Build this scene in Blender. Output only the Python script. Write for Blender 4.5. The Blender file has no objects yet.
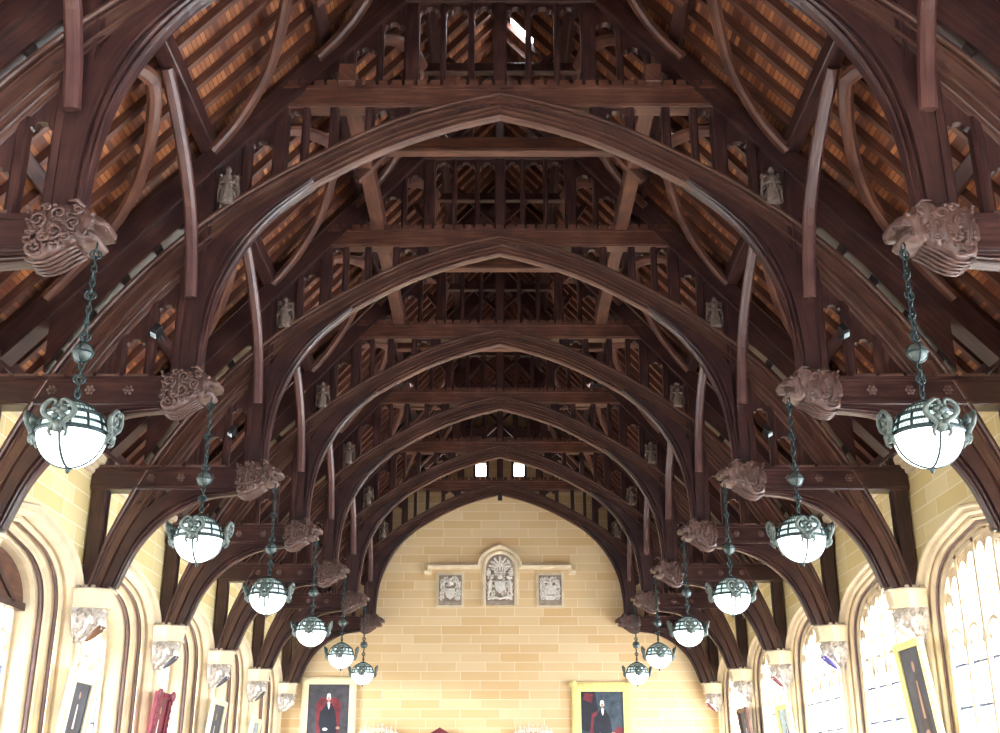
import bpy, bmesh, math, random
from mathutils import Vector, Matrix, noise
random.seed(7)
S = bpy.context.scene
C = S.collection
PI = math.pi

# ------------------------------------------------------------------ layout
SP = 4.57                      # truss spacing
YB = 14.268                    # second truss
CAMZ = 1.7
TY = [YB + (k - 1) * SP for k in range(7)]      # seven trusses, nearest first
YEND = TY[6] + .5
YBACK = -3.6
HW = 6.86                      # half width of the hall
SL = 1.1                       # roof slope
RB = 14.26                     # underside of principal rafter at the ridge
ORD = ['nearest', 'second', 'third', 'fourth', 'fifth', 'sixth', 'farthest']
SIDE = {-1: 'left', 1: 'right'}

# ------------------------------------------------------------------ materials
def new_mat(name):
    m = bpy.data.materials.new(name); m.use_nodes = True
    nt = m.node_tree
    b = nt.nodes['Principled BSDF']
    return m, nt, b

def ramp(nt, fac, stops):
    r = nt.nodes.new('ShaderNodeValToRGB')
    e = r.color_ramp.elements
    e[0].position, e[0].color = stops[0][0], (*stops[0][1], 1)
    e[1].position, e[1].color = stops[-1][0], (*stops[-1][1], 1)
    for p, c in stops[1:-1]:
        n = e.new(p); n.color = (*c, 1)
    nt.links.new(fac, r.inputs[0])
    return r.outputs[0]

def wood(name, c0, c1, c2, rough=.42, grain=18):
    m, nt, b = new_mat(name)
    tc = nt.nodes.new('ShaderNodeTexCoord')
    mp = nt.nodes.new('ShaderNodeMapping'); mp.inputs['Scale'].default_value = (1.2, grain, 1)
    nt.links.new(tc.outputs['UV'], mp.inputs[0])
    n = nt.nodes.new('ShaderNodeTexNoise'); n.inputs['Scale'].default_value = 1.6; n.inputs['Detail'].default_value = 5
    nt.links.new(mp.outputs[0], n.inputs['Vector'])
    n2 = nt.nodes.new('ShaderNodeTexNoise'); n2.inputs['Scale'].default_value = 2.3; n2.inputs['Detail'].default_value = 3
    nt.links.new(tc.outputs['Object'], n2.inputs['Vector'])
    mx = nt.nodes.new('ShaderNodeMath'); mx.operation = 'MULTIPLY_ADD'; mx.inputs[1].default_value = .55
    nt.links.new(n.outputs[0], mx.inputs[0])
    m2 = nt.nodes.new('ShaderNodeMath'); m2.operation = 'MULTIPLY'; m2.inputs[1].default_value = .45
    nt.links.new(n2.outputs[0], m2.inputs[0]); nt.links.new(m2.outputs[0], mx.inputs[2])
    col = ramp(nt, mx.outputs[0], [(.33, c0), (.5, c1), (.68, c2)])
    nt.links.new(col, b.inputs['Base Color'])
    b.inputs['Roughness'].default_value = rough
    bp = nt.nodes.new('ShaderNodeBump'); bp.inputs['Strength'].default_value = .35; bp.inputs['Distance'].default_value = .01
    nt.links.new(n.outputs[0], bp.inputs['Height']); nt.links.new(bp.outputs[0], b.inputs['Normal'])
    return m

def ashlar(name, axis, cols, mortar, w=1.25, h=.285, off=0):
    m, nt, b = new_mat(name)
    tc = nt.nodes.new('ShaderNodeTexCoord')
    sp = nt.nodes.new('ShaderNodeSeparateXYZ'); nt.links.new(tc.outputs['Object'], sp.inputs[0])
    cb = nt.nodes.new('ShaderNodeCombineXYZ')
    nt.links.new(sp.outputs[axis], cb.inputs[0]); nt.links.new(sp.outputs['Z'], cb.inputs[1])
    mp = nt.nodes.new('ShaderNodeMapping'); mp.inputs['Location'].default_value = (off, .02, 0)
    nt.links.new(cb.outputs[0], mp.inputs[0])
    br = nt.nodes.new('ShaderNodeTexBrick')
    br.inputs['Scale'].default_value = 1; br.inputs['Brick Width'].default_value = w; br.inputs['Row Height'].default_value = h
    br.inputs['Mortar Size'].default_value = .011; br.inputs['Mortar Smooth'].default_value = .3
    br.inputs['Color1'].default_value = (0, 0, 0, 1); br.inputs['Color2'].default_value = (1, 1, 1, 1)
    br.inputs['Mortar'].default_value = (.5, .5, .5, 1)
    br.offset = .5; br.squash = .74; br.squash_frequency = 3
    nt.links.new(mp.outputs[0], br.inputs['Vector'])
    n = nt.nodes.new('ShaderNodeTexNoise'); n.inputs['Scale'].default_value = 1.1; n.inputs['Detail'].default_value = 6
    nt.links.new(tc.outputs['Object'], n.inputs['Vector'])
    mx = nt.nodes.new('ShaderNodeMix'); mx.data_type = 'FLOAT'; mx.inputs[0].default_value = .35
    nt.links.new(br.outputs['Color'], mx.inputs[2]); nt.links.new(n.outputs[0], mx.inputs[3])
    col = ramp(nt, mx.outputs[0], [(.1, cols[0]), (.35, cols[1]), (.62, cols[2]), (.9, cols[3])])
    m3 = nt.nodes.new('ShaderNodeMix'); m3.data_type = 'RGBA'
    nt.links.new(br.outputs['Fac'], m3.inputs[0]); nt.links.new(col, m3.inputs[6]); m3.inputs[7].default_value = (*mortar, 1)
    nt.links.new(m3.outputs[2], b.inputs['Base Color'])
    b.inputs['Roughness'].default_value = .85
    n3 = nt.nodes.new('ShaderNodeTexNoise'); n3.inputs['Scale'].default_value = 25
    nt.links.new(tc.outputs['Object'], n3.inputs['Vector'])
    bp = nt.nodes.new('ShaderNodeBump'); bp.inputs['Strength'].default_value = .2; bp.inputs['Distance'].default_value = .01
    nt.links.new(n3.outputs[0], bp.inputs['Height']); nt.links.new(bp.outputs[0], b.inputs['Normal'])
    return m

def plain(name, c, rough=.7, metal=0, var=.25, scale=6, bump=.2):
    m, nt, b = new_mat(name)
    tc = nt.nodes.new('ShaderNodeTexCoord')
    n = nt.nodes.new('ShaderNodeTexNoise'); n.inputs['Scale'].default_value = scale; n.inputs['Detail'].default_value = 4
    nt.links.new(tc.outputs['Object'], n.inputs['Vector'])
    lo = tuple(x * (1 - var) for x in c); hi = tuple(min(1, x * (1 + var)) for x in c)
    nt.links.new(ramp(nt, n.outputs[0], [(.3, lo), (.7, hi)]), b.inputs['Base Color'])
    b.inputs['Roughness'].default_value = rough; b.inputs['Metallic'].default_value = metal
    if bump:
        bp = nt.nodes.new('ShaderNodeBump'); bp.inputs['Strength'].default_value = bump; bp.inputs['Distance'].default_value = .01
        nt.links.new(n.outputs[0], bp.inputs['Height']); nt.links.new(bp.outputs[0], b.inputs['Normal'])
    return m

def glow(name, c, strength, base=(.8, .8, .8)):
    m, nt, b = new_mat(name)
    b.inputs['Base Color'].default_value = (*base, 1); b.inputs['Roughness'].default_value = .25
    b.inputs['Emission Color'].default_value = (*c, 1); b.inputs['Emission Strength'].default_value = strength
    return m

def boards():
    m, nt, b = new_mat('roof_boards')
    tc = nt.nodes.new('ShaderNodeTexCoord')
    br = nt.nodes.new('ShaderNodeTexBrick')
    br.inputs['Scale'].default_value = 1; br.inputs['Brick Width'].default_value = 1.9; br.inputs['Row Height'].default_value = .075
    br.inputs['Mortar Size'].default_value = .006; br.inputs['Color1'].default_value = (0, 0, 0, 1); br.inputs['Color2'].default_value = (1, 1, 1, 1)
    br.inputs['Mortar'].default_value = (0, 0, 0, 1)
    nt.links.new(tc.outputs['UV'], br.inputs['Vector'])
    col = ramp(nt, br.outputs['Color'], [(0, (.08, .022, .010)), (.45, (.20, .062, .024)), (1, (.42, .16, .058))])
    nt.links.new(col, b.inputs['Base Color']); b.inputs['Roughness'].default_value = .55
    return m

def glass():
    m, nt, b = new_mat('window_glass')
    out = nt.nodes['Material Output']
    tr = nt.nodes.new('ShaderNodeBsdfTransparent'); tr.inputs[0].default_value = (.9, .95, 1, 1)
    gl = nt.nodes.new('ShaderNodeBsdfGlossy'); gl.inputs['Roughness'].default_value = .1
    mx = nt.nodes.new('ShaderNodeMixShader'); mx.inputs[0].default_value = .06
    nt.links.new(tr.outputs[0], mx.inputs[1]); nt.links.new(gl.outputs[0], mx.inputs[2])
    nt.links.new(mx.outputs[0], out.inputs['Surface'])
    return m

WD = wood('dark_oak', (.018, .008, .009), (.040, .0165, .0155), (.09, .038, .031), .32)
WM = wood('mid_oak', (.05, .022, .022), (.095, .04, .036), (.16, .075, .06), .36)
WA = wood('arch_oak', (.050, .022, .018), (.088, .040, .030), (.145, .072, .050), .30, 10)
HOLLOW_SHADE = plain('jamb_hollow_shade', (.20, .13, .13), .6, var=.15)  # dark tone paints the shade of the window moulding hollows
WC = wood('carved_oak', (.045, .024, .021), (.095, .05, .042), (.17, .10, .08), .42, 9)
WR = wood('red_cedar', (.042, .016, .012), (.092, .035, .023), (.18, .076, .046), .4)
WB = boards()
WK = wood('black_oak', (.012, .007, .007), (.02, .012, .011), (.035, .02, .018), .5)
ST_END = ashlar('sandstone_end', 'X', [(.65, .42, .20), (.68, .48, .25), (.71, .52, .29), (.74, .57, .34)], (.82, .68, .48))
ST_SIDE = ashlar('sandstone_side', 'Y', [(.64, .48, .19), (.69, .54, .24), (.73, .59, .30), (.77, .65, .38)], (.84, .76, .56), off=.3)
ST = plain('dressed_sandstone', (.70, .58, .40), .8, var=.12, scale=3)
STM = plain('moulded_sandstone', (.66, .54, .37), .8, var=.15, scale=2)
STW = plain('white_carved_stone', (.76, .71, .65), .8, var=.2, scale=14)
STB = plain('weathered_figure', (.16, .12, .10), .8, var=.35, scale=18)
STG = plain('grey_carved_stone', (.42, .37, .32), .85, var=.35, scale=18)
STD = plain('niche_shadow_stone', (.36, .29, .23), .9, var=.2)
IRON = plain('dark_iron', (.03, .05, .052), .4, .6, var=.3, scale=20)
VERD = plain('grey_green_bronze', (.10, .125, .115), .5, .3, var=.3, scale=16)
GLOBE = glow('opal_globe', (.93, 1, 1), 2.6)
PANE = glow('leaded_opal', (.72, .95, .92), .62, (.5, .62, .6))
SCALEP = glow('scale_opal', (.55, .72, .66), .35, (.4, .5, .46))
GOLD = plain('gilt', (.84, .68, .27), .45, 0, var=.15, scale=25)
CREAM = plain('cream_frame', (.88, .78, .52), .5, .1, var=.08)
REDW = plain('red_lacquer', (.20, .025, .045), .45, 0, var=.3)
BLK = plain('black_metal', (.012, .012, .014), .5, .2, var=.2)
LENS = plain('lens_glass', (.55, .7, .78), .1, .2, var=.1)
BLUEI = plain('blue_steel', (.10, .13, .24), .5, .3, var=.2)
GLASS = glass()
FLOOR = plain('floor_stone', (.46, .38, .30), .35, 0, var=.15, scale=2)
P = {k: plain('paint_' + k, c, .5, 0, v, 5, 0) for k, c, v in [
    ('umber', (.05, .04, .045), .4), ('navy', (.010, .013, .026), .3), ('crimson', (.16, .018, .03), .4), ('flesh', (.42, .25, .18), .15),
    ('white', (.8, .78, .74), .1), ('grey', (.055, .055, .07), .4), ('green', (.03, .20, .07), .3), ('slate', (.05, .055, .075), .3), ('teal', (.04, .06, .085), .5),
    ('blue', (.04, .03, .30), .1), ('brown', (.16, .07, .03), .2), ('sky', (.35, .45, .5), .3)]}

# ------------------------------------------------------------------ mesh helpers
def link(o, parent=None):
    C.objects.link(o)
    if parent: o.parent = parent
    return o

def obj(name, bm, mat, parent=None, d=None, smooth=False):
    uvl = bm.loops.layers.uv.get('UVMap')
    if uvl is None:
        uvl = bm.loops.layers.uv.new('UVMap')
        if d is None:
            xs = [v.co for v in bm.verts]
            ext = [max(c[i] for c in xs) - min(c[i] for c in xs) for i in range(3)] if xs else [1, 0, 0]
            i = ext.index(max(ext)); d = Vector([1 if j == i else 0 for j in range(3)])
        else:
            d = Vector(d).normalized()
        a = d.orthogonal().normalized(); b_ = d.cross(a)
        for f in bm.faces:
            w = b_ if abs(f.normal.dot(a)) > abs(f.normal.dot(b_)) else a
            for l in f.loops:
                l[uvl].uv = (l.vert.co.dot(d), l.vert.co.dot(w))
    bmesh.ops.recalc_face_normals(bm, faces=bm.faces)
    me = bpy.data.meshes.new(name); bm.to_mesh(me); bm.free()
    for m in (mat if isinstance(mat, (list, tuple)) else [mat]): me.materials.append(m)
    if smooth:
        for p in me.polygons: p.use_smooth = True
    return link(bpy.data.objects.new(name, me), parent)

def tag(o, label, cat, group=None):
    o['label'] = label; o['category'] = cat
    if group: o['group'] = group
    return o

def thing(name, label, cat, loc=(0, 0, 0), group=None, rz=0):
    o = bpy.data.objects.new(name, None); C.objects.link(o); o.empty_display_size = .2
    o.location = loc; o.rotation_euler = (0, 0, rz)
    return tag(o, label, cat, group)

def struct(o):
    o['kind'] = 'structure'; return o

def dup(root, loc=None, label=None, group=None, scale=None, skip=()):
    r = root.copy(); C.objects.link(r)
    if loc is not None: r.location = loc
    if scale is not None: r.scale = scale
    if label: r['label'] = label
    if group: r['group'] = group
    for ch in list(root.children):
        if ch.name.split('.')[0] in skip: continue
        c = ch.copy(); C.objects.link(c); c.parent = r
        for g in list(ch.children):
            q = g.copy(); C.objects.link(q); q.parent = c
    return r

def BM(): return bmesh.new()

def prism(bm, poly, y0, y1, plane='xz', bev=0, mi=0):
    def P3(a, b, t):
        return {'xz': (a, t, b), 'yz': (t, a, b), 'xy': (a, b, t)}[plane]
    v0 = [bm.verts.new(P3(a, b, y0)) for a, b in poly]; v1 = [bm.verts.new(P3(a, b, y1)) for a, b in poly]
    fs = [bm.faces.new(v0), bm.faces.new(v1[::-1])]
    n = len(poly)
    for i in range(n):
        fs.append(bm.faces.new((v0[i], v1[i], v1[(i + 1) % n], v0[(i + 1) % n])))
    for f in fs: f.material_index = mi
    if bev:
        es = set(e for f in fs for e in f.edges)
        bmesh.ops.bevel(bm, geom=list(es), offset=bev, segments=1, affect='EDGES')
    return fs

def box(bm, x0, x1, y0, y1, z0, z1, bev=0, mi=0):
    return prism(bm, [(x0, z0), (x1, z0), (x1, z1), (x0, z1)], y0, y1, 'xz', bev, mi)

def bar(bm, a, b, w, h, up=(0, 0, 1), bev=0):
    """rectangular bar from a to b"""
    a = Vector(a); b = Vector(b); d = (b - a).normalized(); up = Vector(up)
    s = d.cross(up).normalized(); u = s.cross(d)
    vs = []
    for p in (a, b):
        for i, j in ((-1, -1), (1, -1), (1, 1), (-1, 1)):
            vs.append(bm.verts.new(p + s * i * w / 2 + u * j * h / 2))
    fs = [bm.faces.new(vs[0:4]), bm.faces.new(vs[7:3:-1])]
    for i in range(4): fs.append(bm.faces.new((vs[i], vs[4 + i], vs[4 + (i + 1) % 4], vs[(i + 1) % 4])))
    if bev:
        es = set(e for f in fs for e in f.edges)
        bmesh.ops.bevel(bm, geom=list(es), offset=bev, segments=1, affect='EDGES')

def tube(bm, pts, r, n=6, closed=False):
    pts = [Vector(p) for p in pts]; rs = r if isinstance(r, (list, tuple)) else [r] * len(pts)
    rings = []; prev = None; m = len(pts)
    for i, p in enumerate(pts):
        if closed: t = (pts[(i + 1) % m] - pts[i - 1])
        else: t = pts[min(i + 1, m - 1)] - pts[max(i - 1, 0)]
        t = t.normalized() if t.length > 1e-9 else Vector((0, 0, 1))
        if prev is None: a = t.orthogonal().normalized()
        else:
            a = prev - t * prev.dot(t); a = a.normalized() if a.length > 1e-6 else t.orthogonal().normalized()
        prev = a; b = t.cross(a)
        rings.append([bm.verts.new(p + (a * math.cos(2 * PI * k / n) + b * math.sin(2 * PI * k / n)) * rs[i]) for k in range(n)])
    last = m if closed else m - 1
    for i in range(last):
        A, B = rings[i], rings[(i + 1) % m]
        for k in range(n): bm.faces.new((A[k], A[(k + 1) % n], B[(k + 1) % n], B[k]))
    if not closed:
        bm.faces.new(rings[0]); bm.faces.new(rings[-1][::-1])

def ball(bm, c, r, seg=10, rings=7):
    r = r if isinstance(r, (tuple, list)) else (r, r, r)
    M = Matrix.Translation(c) @ Matrix.Diagonal((*r, 1))
    bmesh.ops.create_uvsphere(bm, u_segments=seg, v_segments=rings, radius=1, matrix=M)

def lathe(bm, prof, n=24, c=(0, 0, 0), a0=0, a1=2 * PI, mi=0):
    full = abs(a1 - a0 - 2 * PI) < 1e-6; k = n if full else n + 1
    rings = []
    for r, z in prof:
        rings.append([bm.verts.new((c[0] + r * math.cos(a0 + (a1 - a0) * i / n), c[1] + r * math.sin(a0 + (a1 - a0) * i / n), c[2] + z)) for i in range(k)])
    for A, B in zip(rings, rings[1:]):
        for i in range(n):
            f = bm.faces.new((A[i], A[(i + 1) % k], B[(i + 1) % k], B[i])); f.material_index = mi

def cr(pts, n):
    """Catmull-Rom resample of a 2-D/3-D polyline to n points, even in length"""
    P_ = [Vector(p) for p in pts]; out = []
    Q = [P_[0] * 2 - P_[1]] + P_ + [P_[-1] * 2 - P_[-2]]
    for i in range(1, len(Q) - 2):
        p0, p1, p2, p3 = Q[i - 1:i + 3]
        for k in range(12):
            t = k / 12
            out.append(.5 * ((2 * p1) + (p2 - p0) * t + (2 * p0 - 5 * p1 + 4 * p2 - p3) * t * t + (3 * p1 - p0 - 3 * p2 + p3) * t ** 3))
    out.append(P_[-1])
    L = [0]
    for a, b in zip(out, out[1:]): L.append(L[-1] + (b - a).length)
    res = []; j = 0
    for i in range(n):
        s = L[-1] * i / (n - 1)
        while j < len(L) - 2 and L[j + 1] < s: j += 1
        t = (s - L[j]) / max(1e-9, L[j + 1] - L[j])
        res.append(out[j].lerp(out[j + 1], min(1, t)))
    return res

def sweep2(ext, inn, prof):
    """solid between two matching curves in the XZ plane; prof = closed loop of (s across, y)"""
    bm = BM(); uvl = bm.loops.layers.uv.new('UVMap')
    n = len(prof); rows = []; u = 0; us = []
    for i, (a, b) in enumerate(zip(ext, inn)):
        if i: u += ((a + b) / 2 - (ext[i - 1] + inn[i - 1]) / 2).length
        us.append(u)
        rows.append([bm.verts.new((a[0] + (b[0] - a[0]) * s, y, a[1] + (b[1] - a[1]) * s)) for s, y in prof])
    vv = [0]
    for i in range(n): 
        s0, y0 = prof[i]; s1, y1 = prof[(i + 1) % n]; vv.append(vv[-1] + math.hypot((s1 - s0) * .45, y1 - y0))
    for i in range(len(rows) - 1):
        for k in range(n):
            k2 = (k + 1) % n
            f = bm.faces.new((rows[i][k], rows[i][k2], rows[i + 1][k2], rows[i + 1][k]))
            for l, (uu, v) in zip(f.loops, ((us[i], vv[k]), (us[i], vv[k + 1]), (us[i + 1], vv[k + 1]), (us[i + 1], vv[k]))): l[uvl].uv = (uu, v)
    bm.faces.new(rows[0]); bm.faces.new(rows[-1][::-1])
    return bm

def half_prof(front, T):
    return front + [(s, T - y) for s, y in front[::-1]]

GP = half_prof([(0, .06), (.03, .02), (.08, 0), (.13, 0), (.16, .02), (.175, .07), (.23, .07), (.245, .03), (.29, .03), (.31, .06), (.56, .06), (.575, .02),
                (.63, .01), (.65, .06), (.70, .085), (.72, .045), (.78, .04), (.80, .10), (.86, .125), (.875, .085), (.94, .085), (.97, .115), (1.0, .13)], .34)
BP = half_prof([(0, .03), (.02, .03), (.56, .03), (.59, .0), (.66, .0), (.69, .06), (.75, .075), (.77, .03), (.83, .03), (.86, .10), (.90, .115), (.92, .08), (.97, .09), (1.0, .12)], .33)

def carve(bm, amp, sc, seed=0):
    for v in bm.verts:
        q = v.co * sc + Vector((seed, 0, 0))
        n = noise.noise(q) + .6 * noise.noise(q * 2.1)
        v.co += v.normal * n * amp

def spiral(c, ax, ay, r0, turns=1.5, n=14, sgn=1, ph=0):
    c = Vector(c); ax = Vector(ax); ay = Vector(ay); out = []
    for i in range(n):
        t = i / (n - 1); a = ph + sgn * turns * 2 * PI * t; r = r0 * (1 - .8 * t)
        out.append(c + ax * r * math.cos(a) + ay * r * math.sin(a))
    return out

# ------------------------------------------------------------------ truss curves (half, +X side)
EXT = [(0, 11.11), (.8, 10.91), (1.6, 10.62), (2.4, 10.2), (3.3, 9.66), (4.12, 9.04), (4.8, 8.38), (5.4, 7.64), (5.9, 6.88), (6.28, 6.1), (6.54, 5.45), (6.72, 4.74)]
INN = [(0, 10.73), (.74, 10.53), (1.48, 10.25), (2.22, 9.86), (3.05, 9.33), (3.8, 8.72), (4.42, 8.07), (4.98, 7.36), (5.46, 6.62), (5.86, 5.88), (6.16, 5.3), (6.38, 4.74)]
NB = 34
ext_h = cr(EXT, NB); inn_h = cr(INN, NB)
def mirror(h): return [Vector((-p[0], p[1])) for p in h[::-1]] + h[1:]
def arch_z(curve, x):
    x = abs(x)
    for a, b in zip(curve, curve[1:]):
        if a[0] <= x <= b[0]: return a[1] + (b[1] - a[1]) * (x - a[0]) / max(1e-9, b[0] - a[0])
    return curve[-1][1]
def raft(x): return RB - SL * abs(x)

def flip(pts, s): return [(s * a, b) for a, b in pts]

def tracery_head(bm, x0, x1, top, y0, y1, drop=.30, lift=.04):
    """plate filling the head of an opening, its lower edge a cusped (trefoil) arch"""
    n = 17; w = x1 - x0; T = []; B = []
    for i in range(n):
        t = i / (n - 1); x = x0 + w * t
        zt = top(x)
        u = abs(2 * t - 1)
        zmid = min(top(x0), top(x1), top((x0 + x1) / 2))
        arch = zmid - lift - drop * (1 - math.sqrt(max(0, 1 - u ** 1.8)))
        cusp = .06 * math.exp(-((u - .52) / .10) ** 2) * min(1, w / .35)
        zb = arch - cusp
        T.append((x, zt + .03)); B.append((x, min(zb, zt - .01)))
    vs = []
    for (xa, za), (xb, zb) in zip(T, B):
        vs.append([bm.verts.new((xa, y0, za)), bm.verts.new((xb, y0, zb)), bm.verts.new((xb, y1, zb)), bm.verts.new((xa, y1, za))])
    for A, Bq in zip(vs, vs[1:]):
        for k in range(4): bm.faces.new((A[k], A[(k + 1) % 4], Bq[(k + 1) % 4], Bq[k]))
    bm.faces.new(vs[0]); bm.faces.new(vs[-1][::-1])

def stud(bm, x, w, z0, z1f, y0, y1):
    """post with chamfered front arrises, foot z0, top given per edge"""
    c = .03
    poly = [(x - w / 2, y0 + c), (x - w / 2 + c, y0), (x + w / 2 - c, y0), (x + w / 2, y0 + c), (x + w / 2, y1 - c), (x + w / 2 - c, y1), (x - w / 2 + c, y1), (x - w / 2, y1 - c)]
    a = [bm.verts.new((px, py, z0(px) if callable(z0) else z0)) for px, py in poly]
    b = [bm.verts.new((px, py, z1f(px) if callable(z1f) else z1f)) for px, py in poly]
    bm.faces.new(a); bm.faces.new(b[::-1])
    for i in range(8): bm.faces.new((a[i], b[i], b[(i + 1) % 8], a[(i + 1) % 8]))

def carved_head(s):
    """beast head with leaf scrolls that ends a hammer beam, side s"""
    prof = [(4.52, 6.74), (4.42, 6.79), (4.2, 6.84), (3.98, 6.86), (3.85, 6.82), (3.77, 6.73), (3.66, 6.68), (3.59, 6.62), (3.60, 6.565), (3.66, 6.55),
            (3.73, 6.545), (3.76, 6.52), (3.70, 6.49), (3.67, 6.44), (3.71, 6.39), (3.80, 6.375), (3.92, 6.37), (4.02, 6.31), (4.13, 6.225), (4.25, 6.16), (4.36, 6.15), (4.45, 6.19), (4.49, 6.27), (4.53, 6.40)]
    prof = [(a + .05 * max(0, min(1, (4.3 - a) / .5)), b) for a, b in prof]
    prof = flip(prof, s)
    bm = BM()
    y0, y1 = -.06, .38
    rows = []
    cx = sum(p[0] for p in prof) / len(prof); cz = sum(p[1] for p in prof) / len(prof)
    for y, k in ((y0, .80), (y0 + .03, .93), (y0 + .09, 1), (.16, 1.0), (y1 - .09, 1), (y1 - .03, .93), (y1, .80)):
        rows.append([bm.verts.new((cx + (x - cx) * k, y, cz + (z - cz) * k)) for x, z in prof])
    n = len(prof)
    for A, B in zip(rows, rows[1:]):
        for i in range(n): bm.faces.new((A[i], A[(i + 1) % n], B[(i + 1) % n], B[i]))
    bm.faces.new(rows[0][::-1]); bm.faces.new(rows[-1])
    bmesh.ops.triangulate(bm, faces=[f for f in bm.faces if len(f.verts) > 4])
    bmesh.ops.subdivide_edges(bm, edges=bm.edges[:], cuts=3, use_grid_fill=True)
    bm.normal_update(); carve(bm, .012, 9, 3 * s)
    for v in bm.verts:
        kx = max(0, min(1, (abs(v.co.x) - 3.86) / .1)) * max(0, min(1, (v.co.z - 6.20 - .35 * max(0, 4.3 - abs(v.co.x))) / .06))
        dd = noise.voronoi(v.co * 15)[0]
        v.co += v.normal * (.035 - .11 * dd[0]) * kx * .9
    X, Z = Vector((s, 0, 0)), Vector((0, 0, 1))
    rnd = random.Random(5)
    for yy in (y0 - .01, y1 + .01):
        for (a, b, r, sg) in [(4.36, 6.28, .10, 1), (4.36, 6.62, .10, -1), (4.14, 6.70, .09, 1), (4.17, 6.48, .10, -1), (3.98, 6.58, .085, 1), (3.95, 6.74, .06, -1), (4.27, 6.77, .05, 1), (4.28, 6.42, .07, 1), (4.05, 6.42, .06, -1)]:
            tube(bm, spiral((s * a, yy, b), X, Z, r, 1.4, 16, sg, rnd.uniform(0, 6)), [.024 - .0008 * i for i in range(16)], 5)
        for q in range(60):
            a = rnd.uniform(3.95, 4.48); b = rnd.uniform(6.3, 6.8)
            if b < 6.3 + (4.2 - a) * .5: continue
            ball(bm, (s * a, yy, b), (rnd.uniform(.014, .04), .03, rnd.uniform(.014, .03)), 6, 4)
        ball(bm, (s * 3.80, yy * .9 + .016, 6.69), .034, 8, 6)                   # eye
        ball(bm, (s * 3.70, .16 + (yy - .16) * .45, 6.61), (.03, .03, .022), 8, 6)    # nostril
        tube(bm, [(s * 3.90, yy + .02, 6.78), (s * 3.97, yy, 6.86), (s * 4.06, yy, 6.85)], [.03, .024, .008], 6)   # ear
        tube(bm, [(s * 3.66, .16 + (yy - .16) * .6, 6.56), (s * 3.665, .16 + (yy - .16) * .6, 6.51)], [.014, .004], 5)  # fang
    # fluted underside of the scroll
    for k in range(5):
        y = y0 + .07 + k * .08
        tube(bm, [(s * a, y, b) for a, b in ((3.95, 6.35), (4.05, 6.285), (4.15, 6.205), (4.26, 6.145), (4.37, 6.135), (4.46, 6.18))], .018, 5)
    for v in bm.verts:
        v.co = Vector((s * (3.67 + (abs(v.co.x) - 3.65) * .90), .155 + (v.co.y - .16) * .92, 6.86 - (6.86 - v.co.z) * .84))
    return bm

def rosette(bm, x, y, z, r):
    ball(bm, (x, y, z), (r * .4, r * .35, r * .4), 8, 5)
    for k in range(6):
        a = k * PI / 3
        ball(bm, (x + r * .65 * math.cos(a), y, z + r * .65 * math.sin(a)), (r * .32, r * .22, r * .32), 6, 4)

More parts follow.
